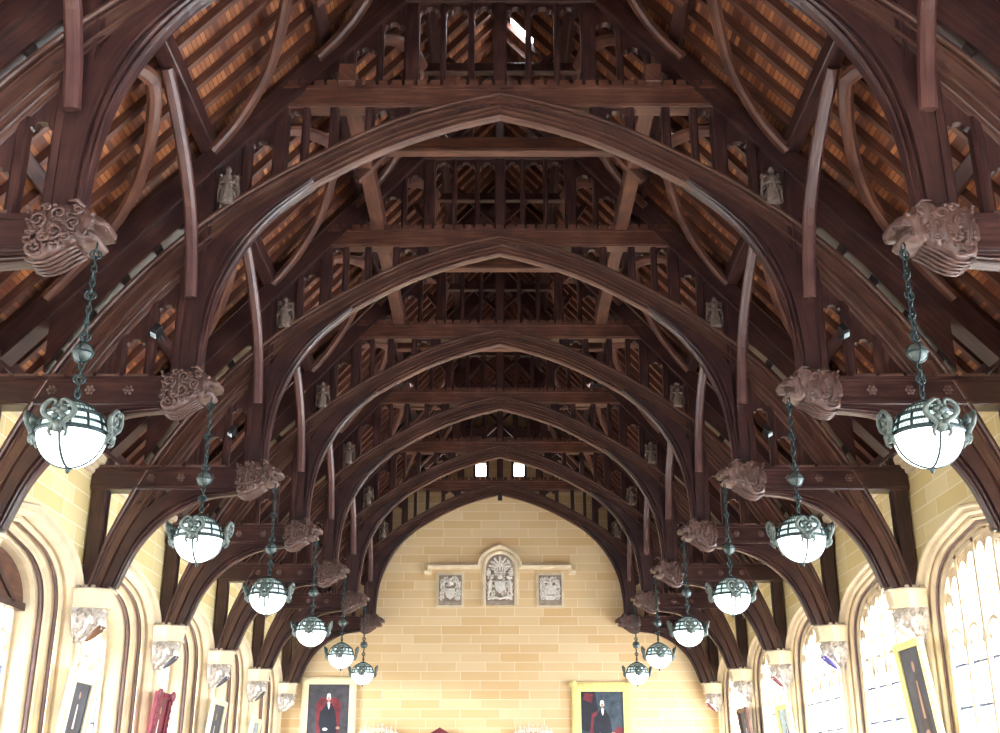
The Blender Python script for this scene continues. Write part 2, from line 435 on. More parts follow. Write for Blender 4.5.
def make_truss():
    t = thing('hammerbeam_truss', '', 'roof truss')
    obj('great_arch', sweep2(mirror(ext_h), mirror(inn_h), GP), WA, t)
    b = BM()
    for k in range(4):
        for s in (-1, 1): rosette(b, s * (.11 + .14 * k), .04, 10.93 - .037 * k - .01, .05)
    for x in (1.5, 2.9, 4.4, 5.3, 6.0):
        for s in (-1, 1):
            ez, iz = arch_z(ext_h, x), arch_z(inn_h, x)
            rosette(b, s * x, .035, (ez * .5 + iz * .5), .035)
    obj('bosses', b, WD, t)
    # collar with battlements
    b = BM(); box(b, -3.12, 3.12, .05, .31, 10.87, 11.2, .012); box(b, -3.1, 3.1, .02, .34, 10.9, 10.94); box(b, -3.12, 3.12, .01, .35, 11.155, 11.205)
    k = -3.06
    while k < 3.0:
        box(b, k, k + .135, .015, .345, 11.2, 11.29); k += .187
    obj('collar_beam', b, WR, t)
    b = BM(); box(b, -1.5, 1.5, .05, .31, 12.68, 12.98, .012)
    k = -1.45
    while k < 1.4:
        box(b, k, k + .135, .03, .33, 12.96, 13.05); k += .187
    obj('collar_beam', b, WD, t)
    # king post above
    b = BM(); stud(b, 0, .2, 11.2, 12.7, .07, .29); obj('stud', b, WD, t)
    b = BM(); stud(b, 0, .18, 12.98, 14.3, .08, .28); obj('stud', b, WD, t)
    ups = [0, .42, .84, 1.30]
    for s in (-1, 1):
        X = lambda a: s * a
        # principal rafter
        b = BM(); poly = [(X(6.84), raft(6.84)), (X(0), raft(0)), (X(0), raft(0) + .45), (X(6.84), raft(6.84) + .45)]
        prism(b, poly, .02, .32, 'xz', .02)
        poly = [(X(6.82), raft(6.82) - .03), (X(.1), raft(.1) - .03), (X(.1), raft(.1) + .06), (X(6.82), raft(6.82) + .06)]
        prism(b, poly, .0, .34)
        r_ = obj('principal_rafter', b, WD, t, (s, 0, -SL))
        b = BM()
        for x in [1.9, 2.6, 3.35, 4.7, 5.15, 5.6, 6.05]:
            zc = raft(x); rosette(b, X(x), .03, zc + .22, .04)
        obj('bosses', b, WD, r_)
        # hammer post
        b = BM(); stud(b, X(4.15), .40, 6.74, lambda px: raft(px) + .05, .05, .29)
        for q in (-.11, .11): box(b, X(4.15) + q - .02, X(4.15) + q + .02, .03, .07, 6.8, 9.95)
        obj('hammer_post', b, WD, t)
        # arched brace from post to arch
        inner = cr([(2.60, 9.66), (3.12, 9.18), (3.5, 8.66), (3.80, 8.0), (3.92, 7.35), (3.95, 6.80)], 22)
        outer = cr([(2.66, 9.70), (3.42, 9.2), (3.86, 8.80), (4.08, 8.25), (4.17, 7.5), (4.19, 6.80)], 22)
        obj('arched_brace', sweep2([Vector((X(p[0]), p[1])) for p in outer], [Vector((X(p[0]), p[1])) for p in inner], BP), WD, t)
        # hammer beam
        b = BM(); xs = sorted((X(4.30), X(6.84)))
        box(b, *xs, .01, .33, 6.36, 6.74, .015); box(b, *xs, -.015, .355, 6.69, 6.745); box(b, *xs, -.005, .345, 6.40, 6.43)
        hb = obj('hammer_beam', b, WD, t)
        k = 4.62
        b = BM()
        while k < 6.7:
            a_, c_ = sorted((X(k), X(k + .3))); box(b, a_, c_, -.02, .04, 6.745, 6.775); k += .36
        for x in (4.85, 5.35, 5.85): rosette(b, X(x), .0, 6.56, .075)
        obj('rosettes', b, WC, hb)
        obj('carved_head', carved_head(s), WC, hb, (0, 0, 1), smooth=True)
        # lower brace
        inner = cr([(4.40, 6.30), (4.97, 6.20), (5.55, 5.88), (5.98, 5.38), (6.25, 4.74)], 18)
        outer = cr([(4.40, 6.40), (5.2, 6.44), (5.76, 6.16), (6.16, 5.6), (6.46, 4.74)], 18)
        obj('lower_brace', sweep2([Vector((X(p[0]), p[1])) for p in outer], [Vector((X(p[0]), p[1])) for p in inner], BP), WD, t)
        # wall post
        b = BM(); stud(b, X(6.70), .26, 4.74, raft(6.7) + .02, .05, .29); obj('wall_post', b, WD, t)
        # studs between arch and collar / rafter
        ex = lambda px: arch_z(ext_h, px) - .06
        midt = lambda px: 10.89 if abs(px) < 3.05 else raft(px) + .04
        for x, w in ((1.4, .22), (1.87, .12), (2.38, .12), (2.78, .10), (3.12, .20), (3.58, .13)):
            b = BM(); stud(b, X(x), w, ex, (lambda q: (lambda px: midt(q)))(x) if x < 3.05 else (lambda px: raft(px) + .04), .07, .27)
            obj('stud', b, WD, t)
        for x0, x1 in ((1.51, 1.81), (2.84, 3.02), (3.22, 3.52), (3.65, 3.95)):
            b = BM(); a_, c_ = sorted((X(x0) - s * .01, X(x1) + s * .01))
            tracery_head(b, a_, c_, (lambda px: 10.88) if x1 < 3.05 else raft, .11, .23, .16 if x1 < 3.05 else .12)
            obj('tracery_head', b, WD, t)
        # lower studs between hammer beam and arch
        for x, w in ((4.66, .12), (5.04, .12), (5.38, .10)):
            b = BM(); stud(b, X(x), w, 6.74, (lambda px: arch_z(inn_h, px) + .06), .09, .25); obj('stud', b, WD, t)
        for x0, x1 in ((4.35, 4.60), (4.72, 4.98), (5.10, 5.33)):
            b = BM(); a_, c_ = sorted((X(x0) - s * .01, X(x1) + s * .01))
            tracery_head(b, a_, c_, lambda px: arch_z(inn_h, px), .12, .22, .12, .03); obj('tracery_head', b, WD, t)
        # upper panels
        for x, w in ((.42, .09), (.84, .09), (1.30, .22)):
            b = BM(); stud(b, X(x), w, 11.2, 12.7, .09, .27); obj('stud', b, WD, t)
        for x0, x1 in ((.1, .375), (.465, .795), (.885, 1.19)):
            b = BM(); a_, c_ = sorted((X(x0), X(x1))); tracery_head(b, a_, c_, lambda px: 12.69, .12, .24, .14, .05); obj('tracery_head', b, WD, t)
        for x, w in ((1.76, .10), (2.16, .10)):
            b = BM(); stud(b, X(x), w, 11.2, lambda px: raft(px) + .03, .10, .26); obj('stud', b, WD, t)
        for x0, x1 in ((1.41, 1.71), (1.81, 2.11), (2.21, 2.5)):
            b = BM(); a_, c_ = sorted((X(x0), X(x1))); tracery_head(b, a_, c_, raft, .12, .24, .10, .02); obj('tracery_head', b, WD, t)
        # top struts
        b = BM(); stud(b, X(.55), .1, 13.0, lambda px: raft(px) + .03, .1, .26); obj('stud', b, WD, t)
        # lower rafter beside the arch, with packing blocks in the gap
        fx = [4.33, 4.7, 5.1, 5.5, 5.9, 6.02]
        b = BM(); prism(b, [(X(x), raft(x) + .03) for x in fx] + [(X(x), min(raft(x) - .02, arch_z(ext_h, x) + .19)) for x in fx[::-1]], .06, .28)
        obj('lower_rafter', b, WD, t, (s, 0, -SL))
        for x in (4.62, 5.02, 5.42, 5.8):
            b = BM(); z0 = arch_z(ext_h, x)
            bar(b, (X(x), .16, z0 - .05), (X(x + .14), .16, z0 + .16), .13, .11, (0, 1, 0)); obj('packing_block', b, WK, t)
    return t

truss0 = make_truss()
TL = ['nearest roof truss, its crown out of the picture, beast heads near both edges',
      'second roof truss, the widest one whose pointed arch crown shows below the top edge',
      'third roof truss from the front, its pointed crown framed by the second arch',
      'fourth roof truss from the front, middle one of the seven nested arches',
      'fifth roof truss from the front, with two small bright openings beside it',
      'sixth roof truss from the front, last one that carries hanging lamps',
      'farthest and smallest roof truss, dark arch set against the sandstone end wall']
trusses = []
for k in range(7):
    r = truss0 if k == 0 else dup(truss0)
    r.location = (0, TY[k], 0); r['label'] = TL[k]; r['group'] = 'hammerbeam trusses of the hall roof'
    trusses.append(r)

# ------------------------------------------------------------------ roof: boards, rafters, purlins
BZ = 15.10                      # underside of boards at the ridge
XE = 7.05
def roof_side(s):
    bm = BM(); uvl = bm.loops.layers.uv.new('UVMap')
    L = math.hypot(1, SL)
    holes = [(TY[k] + SP / 2 + .16 - .165, TY[k] + SP / 2 + .16 + .165) for k in range(6)]
    sky = (17.5, 18.05)
    ys = sorted([YBACK - .3, YEND + .3] + list(sky) + [v for h in holes for v in h])
    xs = [0.0, .2, .6, 2.5, 2.78, XE]
    V = {}
    def vert(x, y, top):
        key = (x, y, top)
        if key not in V: V[key] = bm.verts.new((s * x, y, BZ - SL * x + (.06 if top else 0)))
        return V[key]
    cells = set()
    for i in range(len(ys) - 1):
        for j in range(len(xs) - 1):
            ym = (ys[i] + ys[i + 1]) / 2
            inh = any(a < ym < b for a, b in holes)
            if inh and xs[j] == 2.5: continue
            if s == 1 and xs[j] == .2 and sky[0] < ym < sky[1]: continue
            cells.add((i, j))
    for (i, j) in cells:
        for top in (0, 1):
            q = [(xs[j], ys[i]), (xs[j + 1], ys[i]), (xs[j + 1], ys[i + 1]), (xs[j], ys[i + 1])]
            f = bm.faces.new([vert(x, y, top) for x, y in q])
            for l, (x, y) in zip(f.loops, q): l[uvl].uv = (y, x * L)
        for di, dj, a, b in ((-1, 0, (0, 0), (1, 0)), (1, 0, (0, 1), (1, 1)), (0, -1, (0, 0), (0, 1)), (0, 1, (1, 0), (1, 1))):
            if (i + di, j + dj) not in cells:
                p = (xs[j + a[0]], ys[i + a[1]]); q = (xs[j + b[0]], ys[i + b[1]])
                try: bm.faces.new([vert(*p, 0), vert(*q, 0), vert(*q, 1), vert(*p, 1)])
                except ValueError: pass
    o = obj('ceiling_' + SIDE[s], bm, WB); struct(o)
    # dormer glazing
    for n, (a, b) in enumerate(holes):
        bm = BM(); x0, x1 = 2.5, 2.78
        prism(bm, [(s * x0, BZ - SL * x0 + .05), (s * x1, BZ - SL * x1 + .05), (s * x1, BZ - SL * x1 + .07), (s * x0, BZ - SL * x0 + .07)], a, b)
        o = obj('window_%d' % (30 + n + (10 if s > 0 else 0)), bm, GLASS); struct(o)
    return holes
roof_side(-1); roof_side(1)
BAYN = ['in front of the nearest truss', 'between the nearest and second trusses', 'between the second and third trusses', 'between the third and fourth trusses',
        'between the fourth and fifth trusses', 'between the fifth and sixth trusses', 'between the sixth truss and the end wall']
rm = BM()
prism(rm, [(0.02, BZ - .17 - SL * .02), (XE - .02, BZ - .17 - SL * (XE - .02)), (XE - .02, BZ - .002 - SL * (XE - .02)), (.02, BZ - .002 - SL * .02)], -.045, .045)
r0 = obj('common_rafter', rm, WR, None, (1, 0, -SL)); first = True
for bay in range(7):
    y0 = TY[0] - SP if bay == 0 else TY[bay - 1]
    for s in (-1, 1):
        for j in range(10):
            y = y0 + .16 + (j + .5) * SP / 10
            if bay == 6 and y > YEND - .1: continue
            if bay == 0 and j < 5: continue
            o = r0 if first else r0.copy()
            if not first: C.objects.link(o)
            first = False
            o.location = (0, y, 0); o.scale = (s, 1, 1)
            tag(o, 'red-brown common rafter of the %s roof slope, %s' % (SIDE[s], BAYN[bay]), 'rafter', 'common rafters %s, %s side' % (BAYN[bay], SIDE[s]))

def beam_y(name, x, z, w, h, y0, y1, mat, label, cat='beam', up=(0, 0, 1)):
    bm = BM(); bar(bm, (x, y0, z), (x, y1, z), w, h, up, .015)
    return tag(obj(name, bm, mat, None, (0, 1, 0)), label, cat)
for s in (-1, 1):
    nm = SIDE[s]
    beam_y('purlin', s * 4.12, 10.24, .22, .26, YBACK, YEND, WD, 'long dark beam on the %s above the row of hammer posts' % nm)
    beam_y('purlin', s * 2.2, 11.33, .24, .30, TY[1] - .12, TY[3] + .2, WR, 'reddish beam resting on the %s ends of the second to fourth collars' % nm)
    nrm = (s * SL, 0, 1)
    for x, where in ((1.1, 'topmost'), (2.55, 'middle'), (5.6, 'lowest')):
        zz = RB + .45 - SL * x + .10
        beam_y('purlin', s * x + s * .06, zz + .06, .20, .20, YBACK, YEND, WD, '%s dark purlin under the %s roof slope' % (where, nm), 'beam', nrm)
    beam_y('eaves_beam', s * 6.70, 7.02, .24, .2, YBACK, YEND, WD, 'dark timber wall plate along the top of the %s wall' % nm)
beam_y('ridge_beam', 0, 14.88, .16, .3, YBACK, YEND, WD, 'dark ridge beam at the very top of the roof')

# collars at mid bay, resting on the long beams
m0 = None
for k in range(6):
    y = TY[k] + SP / 2 + .16
    if m0 is None:
        m0 = thing('intermediate_collar', '', 'beam')
        b = BM(); box(b, -2.45, 2.45, -.1, .1, 11.49, 11.76, .015); box(b, -2.4, 2.4, -.115, .115, 11.53, 11.56); obj('beam', b, WR, m0)
        for s in (-1, 1):
            b = BM(); bar(b, (s * 1.9, 0, 11.5), (s * 2.34, 0, 11.0), .12, .14, (0, 1, 0), .01); obj('knee_brace', b, WR, m0)
            b = BM(); bar(b, (s * .9, 0, 11.74), (s * 1.75, 0, BZ - SL * 1.75 - .2), .11, .12, (0, 1, 0), .01); obj('strut', b, WD, m0)
        b = BM(); bar(b, (-.8, 0, 11.74), (.9, 0, 13.4), .08, .1, (0, 1, 0)); obj('strut', b, WD, m0)
        b = BM(); bar(b, (.8, .11, 11.74), (-.9, .11, 13.4), .08, .1, (0, 1, 0)); obj('strut', b, WD, m0)
        b = BM(); box(b, -1.35, 1.35, -.07, .07, 13.05, 13.22, .01); obj('beam', b, WD, m0)
        q = m0
    else: q = dup(m0)
    q.location = (0, y, 0)
    q['label'] = 'cross beam with crossed struts midway ' + BAYN[k + 1]; q['group'] = 'cross beams halfway between the trusses'

# curved longitudinal braces and wind braces
def curved3(pts, w, h, up, n=14):
    bm = BM(); uvl = bm.loops.layers.uv.new('UVMap'); P_ = cr(pts, n); rows = []; u = 0; us = []
    for i, p in enumerate(P_):
        t = (P_[min(i + 1, n - 1)] - P_[max(i - 1, 0)]).normalized(); a = Vector(up).normalized(); b_ = t.cross(a).normalized()
        if i: u += (p - P_[i - 1]).length
        us.append(u)
        c = .25
        prof = [(-.5, -.5 + c), (-.5, .5 - c), (-.5 + c, .5), (.5 - c, .5), (.5, .5 - c), (.5, -.5 + c), (.5 - c, -.5), (-.5 + c, -.5)]
        rows.append([bm.verts.new(p + a * q * w + b_ * r * h) for q, r in prof])
    for i in range(n - 1):
        for k in range(8):
            f = bm.faces.new((rows[i][k], rows[i][(k + 1) % 8], rows[i + 1][(k + 1) % 8], rows[i + 1][k]))
            for l, (uu, v) in zip(f.loops, ((us[i], k * .06), (us[i], k * .06 + .06), (us[i + 1], k * .06 + .06), (us[i + 1], k * .06))): l[uvl].uv = (uu, v)
    bm.faces.new(rows[0]); bm.faces.new(rows[-1][::-1])
    return bm
hs = SP / 2
protoA = {}; protoW = {}
for s in (-1, 1):
    for dr, wd in ((-1, 'near'), (1, 'far')):      # dr: brace stands on the truss and goes toward the viewer (-1) or away (+1)
        o0 = None
        y0 = 0 if dr < 0 else .34
        yy = (lambda v: y0 + dr * v)
        ln = hs - (.16 if dr < 0 else .18) + (.34 - .34)
        A = curved3([(s * 4.15, yy(.02), 7.86), (s * 4.15, yy(.16), 8.4), (s * 4.15, yy(.42), 8.95), (s * 4.15, yy(.9), 9.45), (s * 4.15, yy(1.5), 9.86), (s * 4.15, yy(2.02), 10.12)], .16, .17, (1, 0, 0))
        A = obj('arcade_brace', A, WM, None)
        def P3(x, v): return (s * x, yy(v), RB + .30 - SL * x)
        W1 = curved3([P3(4.05, .0), P3(3.77, .08), P3(3.5, .27), P3(3.2, .62), P3(2.98, 1.1), P3(2.78, 1.7), P3(2.7, 2.1)], .12, .20, (s * SL, 0, 1))
        W1 = obj('wind_brace', W1, WR, None)
        W2 = curved3([P3(6.1, .0), P3(5.5, .12), P3(5.05, .36), P3(4.72, .8), P3(4.47, 1.35), P3(4.3, 1.9), P3(4.26, 2.15)], .12, .20, (s * SL, 0, 1))
        W2 = obj('wind_brace', W2, WR, None)
        W0 = curved3([P3(2.65, .0), P3(2.28, .06), P3(1.95, .28), P3(1.65, .75), P3(1.42, 1.4), P3(1.3, 2.1)], .12, .20, (s * SL, 0, 1))
        W0 = obj('wind_brace', W0, WR, None)
        for kind, pr, nm, cat in (('w0', W0, 'topmost curved wind brace on the %s roof slope, fixed to the %s truss, %s side', 'brace'), ('arc', A, 'slender upright curved brace on the %s hammer post of the %s truss, %s side', 'brace'),
                                  ('w1', W1, 'upper curved wind brace on the %s roof slope, fixed to the %s truss, %s side', 'brace'),
                                  ('w2', W2, 'lower curved wind brace on the %s roof slope, fixed to the %s truss, %s side', 'brace')):
            if dr > 0 and kind == 'arc': bpy.data.objects.remove(pr); continue
            firstp = True
            for k in range(7):
                if dr > 0 and (k == 6 or kind == 'arc'): continue
                o = pr if firstp else pr.copy()
                if not firstp: C.objects.link(o)
                firstp = False
                o.location = (0, TY[k], 0)
                tag(o, nm % (SIDE[s], ORD[k], wd), cat, {'w0': 'topmost wind braces', 'arc': 'curved braces standing on the hammer posts', 'w1': 'upper wind braces', 'w2': 'lower wind braces'}[kind])

# ------------------------------------------------------------------ small carved angels in the tracery
def make_tracery_angel():
    t = thing('carved_angel', '', 'carving')
    bm = BM()
    lathe(bm, [(.001, 0), (.10, .0), (.11, .04), (.085, .15), (.07, .27), (.085, .36), (.075, .42), (.035, .45), (.03, .47), (.001, .475)], 12)
    for k in range(7):
        a = k * 2 * PI / 7; tube(bm, [(.105 * math.cos(a), .105 * math.sin(a), .01), (.08 * math.cos(a), .08 * math.sin(a), .18), (.066 * math.cos(a), .066 * math.sin(a), .29)], .012, 5)
    for q in (-1, 1): tube(bm, [(q * .08, -.01, .39), (q * .10, -.05, .31), (q * .03, -.10, .31)], [.026, .024, .018], 6)
    obj('robed_body', bm, STB, t, smooth=True)
    bm = BM(); ball(bm, (0, -.01, .52), (.045, .05, .056), 10, 8); ball(bm, (0, -.062, .515), (.009, .014, .014), 6, 4)
    obj('head', bm, STB, t, smooth=True)
    bm = BM()
    for q in (-1, 1):
        for j in range(4):
            tube(bm, [(q * .04, .06, .40 - j * .03), (q * (.12 + .012 * j), .08, .46 - .07 * j), (q * (.14 + .005 * j), .08, .30 - .08 * j)], [.025, .032, .008], 5)
    obj('wings', bm, STB, t, smooth=True)
    return t
a0 = None
for k in range(1, 7):
    for s in (-1, 1):
        lab = 'small grey carved angel in the tracery beside the %s hammer post of the %s truss' % (SIDE[s], ORD[k])
        q = make_tracery_angel() if a0 is None else dup(a0)
        if a0 is None: a0 = q
        q.location = (s * 3.79, TY[k] + .0, arch_z(ext_h, 3.79) - .03); q['label'] = lab; q['group'] = 'carved angels in the truss tracery'
        q.scale = (.9, .9, 1.0)

# ------------------------------------------------------------------ walls with arched windows
ARC = [(1, 0), (.985, .19), (.93, .42), (.82, .62), (.64, .79), (.40, .89), (0, 1)]
ZS, ZSILL = 4.28, 1.25
def arch_path(inset, nseg=12):
    a = 2.24 - inset; h = 1.26 - inset * .72
    pts = cr(ARC, nseg + 1)
    up = [(p[0] * a, ZS + p[1] * h) for p in pts]
    left = [(-x, z) for x, z in up]
    return [(-a, ZSILL)] + [(-a, 2.4), (-a, 3.4)] + left + [(x, z) for x, z in up[::-1][1:]] + [(a, 3.4), (a, 2.4), (a, ZSILL)]
NWIN = 8
wc = [TY[0] - 2.5 * SP + SP * k + .17 for k in range(NWIN + 1)]   # window centres
wc = [y for y in wc if y > YBACK + 1]
BAYLAB = {}
def wall_side(s):
    bm = BM(); x = s * HW
    edges = [YBACK] + [(a + b) / 2 for a, b in zip(wc, wc[1:])] + [YEND]
    Z1 = 6.85
    def q(pts): bm.faces.new([bm.verts.new((x, y, z)) for y, z in pts])
    for c, y0, y1 in zip(wc, edges, edges[1:]):
        path = [(c + y, z) for y, z in arch_path(.02)]
        q([(y0, 0), (path[0][0], 0), (path[0][0], ZSILL), (path[0][0], Z1), (y0, Z1)]) if False else None
        q([(y0, 0), (path[0][0], 0), (path[0][0], Z1), (y0, Z1)])
        q([(path[-1][0], 0), (y1, 0), (y1, Z1), (path[-1][0], Z1)])
        q([(path[0][0], 0), (path[-1][0], 0), (path[-1][0], ZSILL), (path[0][0], ZSILL)])
        arc = [p for p in path if p[1] >= ZS - 1e-6]
        for a, b in zip(arc, arc[1:]):
            q([a, b, (b[0], Z1), (a[0], Z1)])
    o = obj('wall_' + SIDE[s], bm, ST_SIDE, None, (0, 1, 0)); struct(o)
    # outer skin above windows blocks sky leaks
    bm = BM(); box(bm, min(s * 7.02, s * 7.12), max(s * 7.02, s * 7.12), YBACK, YEND, 5.62, 6.94)
    cp = [(-.0, 6.62), (.05, 6.64), (.07, 6.70), (.12, 6.72), (.13, 6.78), (.2, 6.80), (.22, 6.88), (.22, 6.95), (-.15, 6.95), (-.15, 6.62)]
    prism(bm, [(x - s * a, z) for a, z in cp], YBACK, YEND)
    o = obj('trim_%d' % (1 if s < 0 else 2), bm, STM, None, (0, 1, 0)); struct(o)
    bm = BM(); box(bm, min(s * 6.95, s * 7.12), max(s * 6.95, s * 7.12), YBACK, YEND, 6.95, 7.4)
    o = obj('trim_%d' % (3 if s < 0 else 4), bm, WK, None, (0, 1, 0)); struct(o)

def sweep_yz(paths_x, s, c, mat, name, parent=None):
    """paths_x: list of (inset, x) giving a moulding profile"""
    bm = BM(); rows = []
    for ins, x in paths_x:
        rows.append([bm.verts.new((s * x, c + y, z)) for y, z in arch_path(ins)])
    for A, B in zip(rows, rows[1:]):
        for i in range(len(A) - 1): bm.faces.new((A[i], A[i + 1], B[i + 1], B[i]))
    return obj(name, bm, mat, parent, (0, 0, 1))

def pointed(y0, y1, zs, zp, n=6):
    m = (y0 + y1) / 2; L = []
    for i in range(n + 1):
        t = i / n; L.append((y0 + (m - y0) * (1 - math.cos(t * PI / 2) ** 1.0) ** .9, zs + (zp - zs) * math.sin(t * PI / 2)))
    R = [(2 * m - y, z) for y, z in L[::-1][1:]]
    return L + R

def window(n, s, c, deep):
    r = struct(bpy.data.objects.new('window_%d' % n, None)); C.objects.link(r)
    XG = 7.74 if deep else 7.10
    if deep:
        pr = [(-.10, 6.86), (-.10, 6.79), (-.06, 6.76), (-.02, 6.77), (.0, 6.83), (.03, 6.86), (.07, 6.84), (.10, 6.86), (.13, 6.90), (.16, 6.97), (.12, 7.04), (.17, 7.06), (.22, 7.02), (.27, 7.05), (.24, 7.08),
              (.12, 7.11), (.12, 7.17), (.25, 7.19), (.29, 7.23), (.33, 7.22), (.36, 7.26), (.25, 7.30), (.25, 7.37), (.38, 7.40), (.41, 7.46), (.43, 7.60), (.45, 7.74), (.5, 7.78)]
    else:
        pr = [(-.10, 6.86), (-.10, 6.79), (-.06, 6.76), (-.02, 6.77), (.0, 6.83), (.04, 6.86), (.08, 6.84), (.11, 6.86), (.13, 6.90), (.10, 6.93), (.17, 6.94), (.20, 6.92), (.23, 6.95), (.24, 7.0), (.22, 7.03), (.28, 7.04), (.33, 7.02),
              (.36, 7.05), (.38, 7.14), (.44, 7.2)]
    sweep_yz(pr, s, c, STM, 'arch_moulding', r)
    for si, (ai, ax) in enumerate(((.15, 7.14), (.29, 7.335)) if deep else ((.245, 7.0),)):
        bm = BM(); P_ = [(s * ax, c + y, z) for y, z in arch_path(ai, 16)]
        tube(bm, P_, .036 if deep else .024, 6); obj('hollow_shade_tube', bm, HOLLOW_SHADE, r, (0, 0, 1), smooth=True)  # dark tubes added along the arch to stand for shade in its hollows
    ins = pr[-1][0] - .03; path = arch_path(ins); a = 2.24 - ins; hh = lambda y: max([z for yy, z in [min(path[3:-3], key=lambda p: abs(p[0] - y))]])
    # sill
    bm = BM(); prism(bm, [(s * (HW - .06), ZSILL - .12), (s * (HW - .06), ZSILL), (s * (XG + .1), ZSILL + .12), (s * (XG + .1), ZSILL - .12)], c - 2.2, c + 2.2); obj('window_sill', bm, STM, r, (0, 1, 0))
    # glass
    bm = BM(); bm.faces.new([bm.verts.new((s * (XG + .03), c + y, z)) for y, z in path]); obj('pane', bm, GLASS, r)
    # stone tracery
    x0, x1 = sorted((s * (XG - .07), s * (XG + .09)))
    bm = BM(); pitch = 2 * a / 5
    for k in range(1, 5):
        y = -a + k * pitch
        prism(bm, [(c + y - .045, ZSILL), (c + y + .045, ZSILL), (c + y + .045, hh(y) + .03), (c + y - .045, hh(y) + .03)], x0, x1, 'yz')
    for k in range(5):
        y0 = -a + k * pitch + .04; y1 = y0 + pitch - .08; mid = (y0 + y1) / 2
        top = [(y, 4.06) for y, z in pointed(y0, y1, 3.6, 3.93)]
        low = pointed(y0, y1, 3.58, 3.95)
        for i in range(len(low) - 1):
            (ya, za), (yb, zb) = low[i], low[i + 1]
            prism(bm, [(c + ya, za), (c + yb, zb), (c + yb, zb + .06), (c + ya, za + .06)], x0, x1, 'yz')
        for q in (-1, 1): prism(bm, [(c + mid + q * .26, 3.66), (c + mid + q * .15, 3.72), (c + mid + q * .25, 3.80)], x0 + .03, x1 - .03, 'yz')
        prism(bm, [(c + mid - .025, 3.96), (c + mid + .025, 3.96), (c + mid + .025, hh(mid) + .02), (c + mid - .025, hh(mid) + .02)], x0 + .02, x1 - .02, 'yz')
        for yy0, yy1 in ((y0, mid - .02), (mid + .02, y1)):
            zt = min(hh(yy0), hh(yy1)) - .12
            if zt < 4.2: continue
            lw = pointed(yy0, yy1, zt - .22, zt)
            for i in range(len(lw) - 1):
                (ya, za), (yb, zb) = lw[i], lw[i + 1]
                prism(bm, [(c + ya, za), (c + yb, zb), (c + yb, zb + .16), (c + ya, za + .16)], x0 + .03, x1 - .03, 'yz')
    for i in range(len(path) - 1):
        (ya, za), (yb, zb) = path[i], path[i + 1]
        k = .06
        prism(bm, [(c + ya, za), (c + yb, zb), (c + yb * (1 - k / a), zb - (k if zb > ZS else 0)), (c + ya * (1 - k / a), za - (k if za > ZS else 0))], x0, x1, 'yz')
    obj('tracery', bm, STM, r, (0, 0, 1))
    bm = BM()
    for k in range(5):
        y0 = c - a + k * pitch + .10; y1 = y0 + pitch - .20
        for z in (3.44, 2.82, 2.2, 1.6): box(bm, min(s * XG, s * (XG - .03)), max(s * XG, s * (XG - .03)), y0, y1, z - .02, z + .02)
        for y in (y0, y1): box(bm, min(s * XG, s * (XG - .03)), max(s * XG, s * (XG - .03)), y - .014, y + .014, 1.4, 3.46)
    obj('casement', bm, BLUEI, r)
    if deep and abs(c - (TY[1] + TY[2]) / 2 - .17) < .5:
        bm = BM(); up = [p for p in path if p[1] >= ZS]
        poly = [(c + up[0][0], 4.36)] + [(c + y, z) for y, z in up if z > 4.38] + [(c + up[-1][0], 4.36)]
        xx = s * (XG - .14)
        prism(bm, poly, min(xx, xx + .05), max(xx, xx + .05), 'yz')
        pn = obj('timber_panel', bm, WR, r, (0, 1, 0))
        bm = BM(); box(bm, xx - .03, xx + .09, c - a, c + a, 4.30, 4.42); bar(bm, (xx + .05, c + .2, 5.0), (xx + .05, c + 1.35, 4.4), .08, .09); bar(bm, (xx + .05, c - .2, 5.0), (xx + .05, c - 1.35, 4.4), .08, .09)
        obj('beam', bm, WD, pn, (0, 1, 0))
for s in (-1, 1):
    wall_side(s)
    for i, c in enumerate(wc): window(i + 1 + (0 if s < 0 else len(wc)), s, c, s < 0)

# end wall with two slits, pieces around them
def end_wall():
    bm = BM(); y = YEND
    # front skin as cells with two holes
    xs = [-7.1, -.87, -.44, .44, .87, 7.1]
    rows = [(0, 11.46), (11.46, 11.91), (11.91, 16.4)]
    def q(x0, x1, z0, z1):
        bm.faces.new([bm.verts.new(p) for p in ((x0, y, z0), (x1, y, z0), (x1, y, z1), (x0, y, z1))])
    for x0, x1 in zip(xs, xs[1:]):
        for z0, z1 in rows:
            if z0 == 11.46 and abs(x0 + x1) / 2 > .5 and abs(x0 + x1) / 2 < .8: continue
            q(x0, x1, z0, z1)
    for sx in (-1, 1):
        a, b = sorted((sx * .44, sx * .87))
        for p in (((a, 11.46), (a, 11.91)), ((b, 11.46), (b, 11.91)), ((a, 11.46), (b, 11.46)), ((a, 11.91), (b, 11.91))):
            (x0, z0), (x1, z1) = p
            bm.faces.new([bm.verts.new(v) for v in ((x0, y, z0), (x1, y, z1), (x1, y + .3, z1), (x0, y + .3, z0))])
    return struct(obj('wall_end', bm, ST_END, None, (1, 0, 0)))
end_wall()
for n, sx in ((50, -1), (51, 1)):
    bm = BM(); a, b = sorted((sx * .44, sx * .87)); box(bm, a, b, YEND + .2, YEND + .21, 11.46, 11.91); struct(obj('window_%d' % n, bm, GLASS))
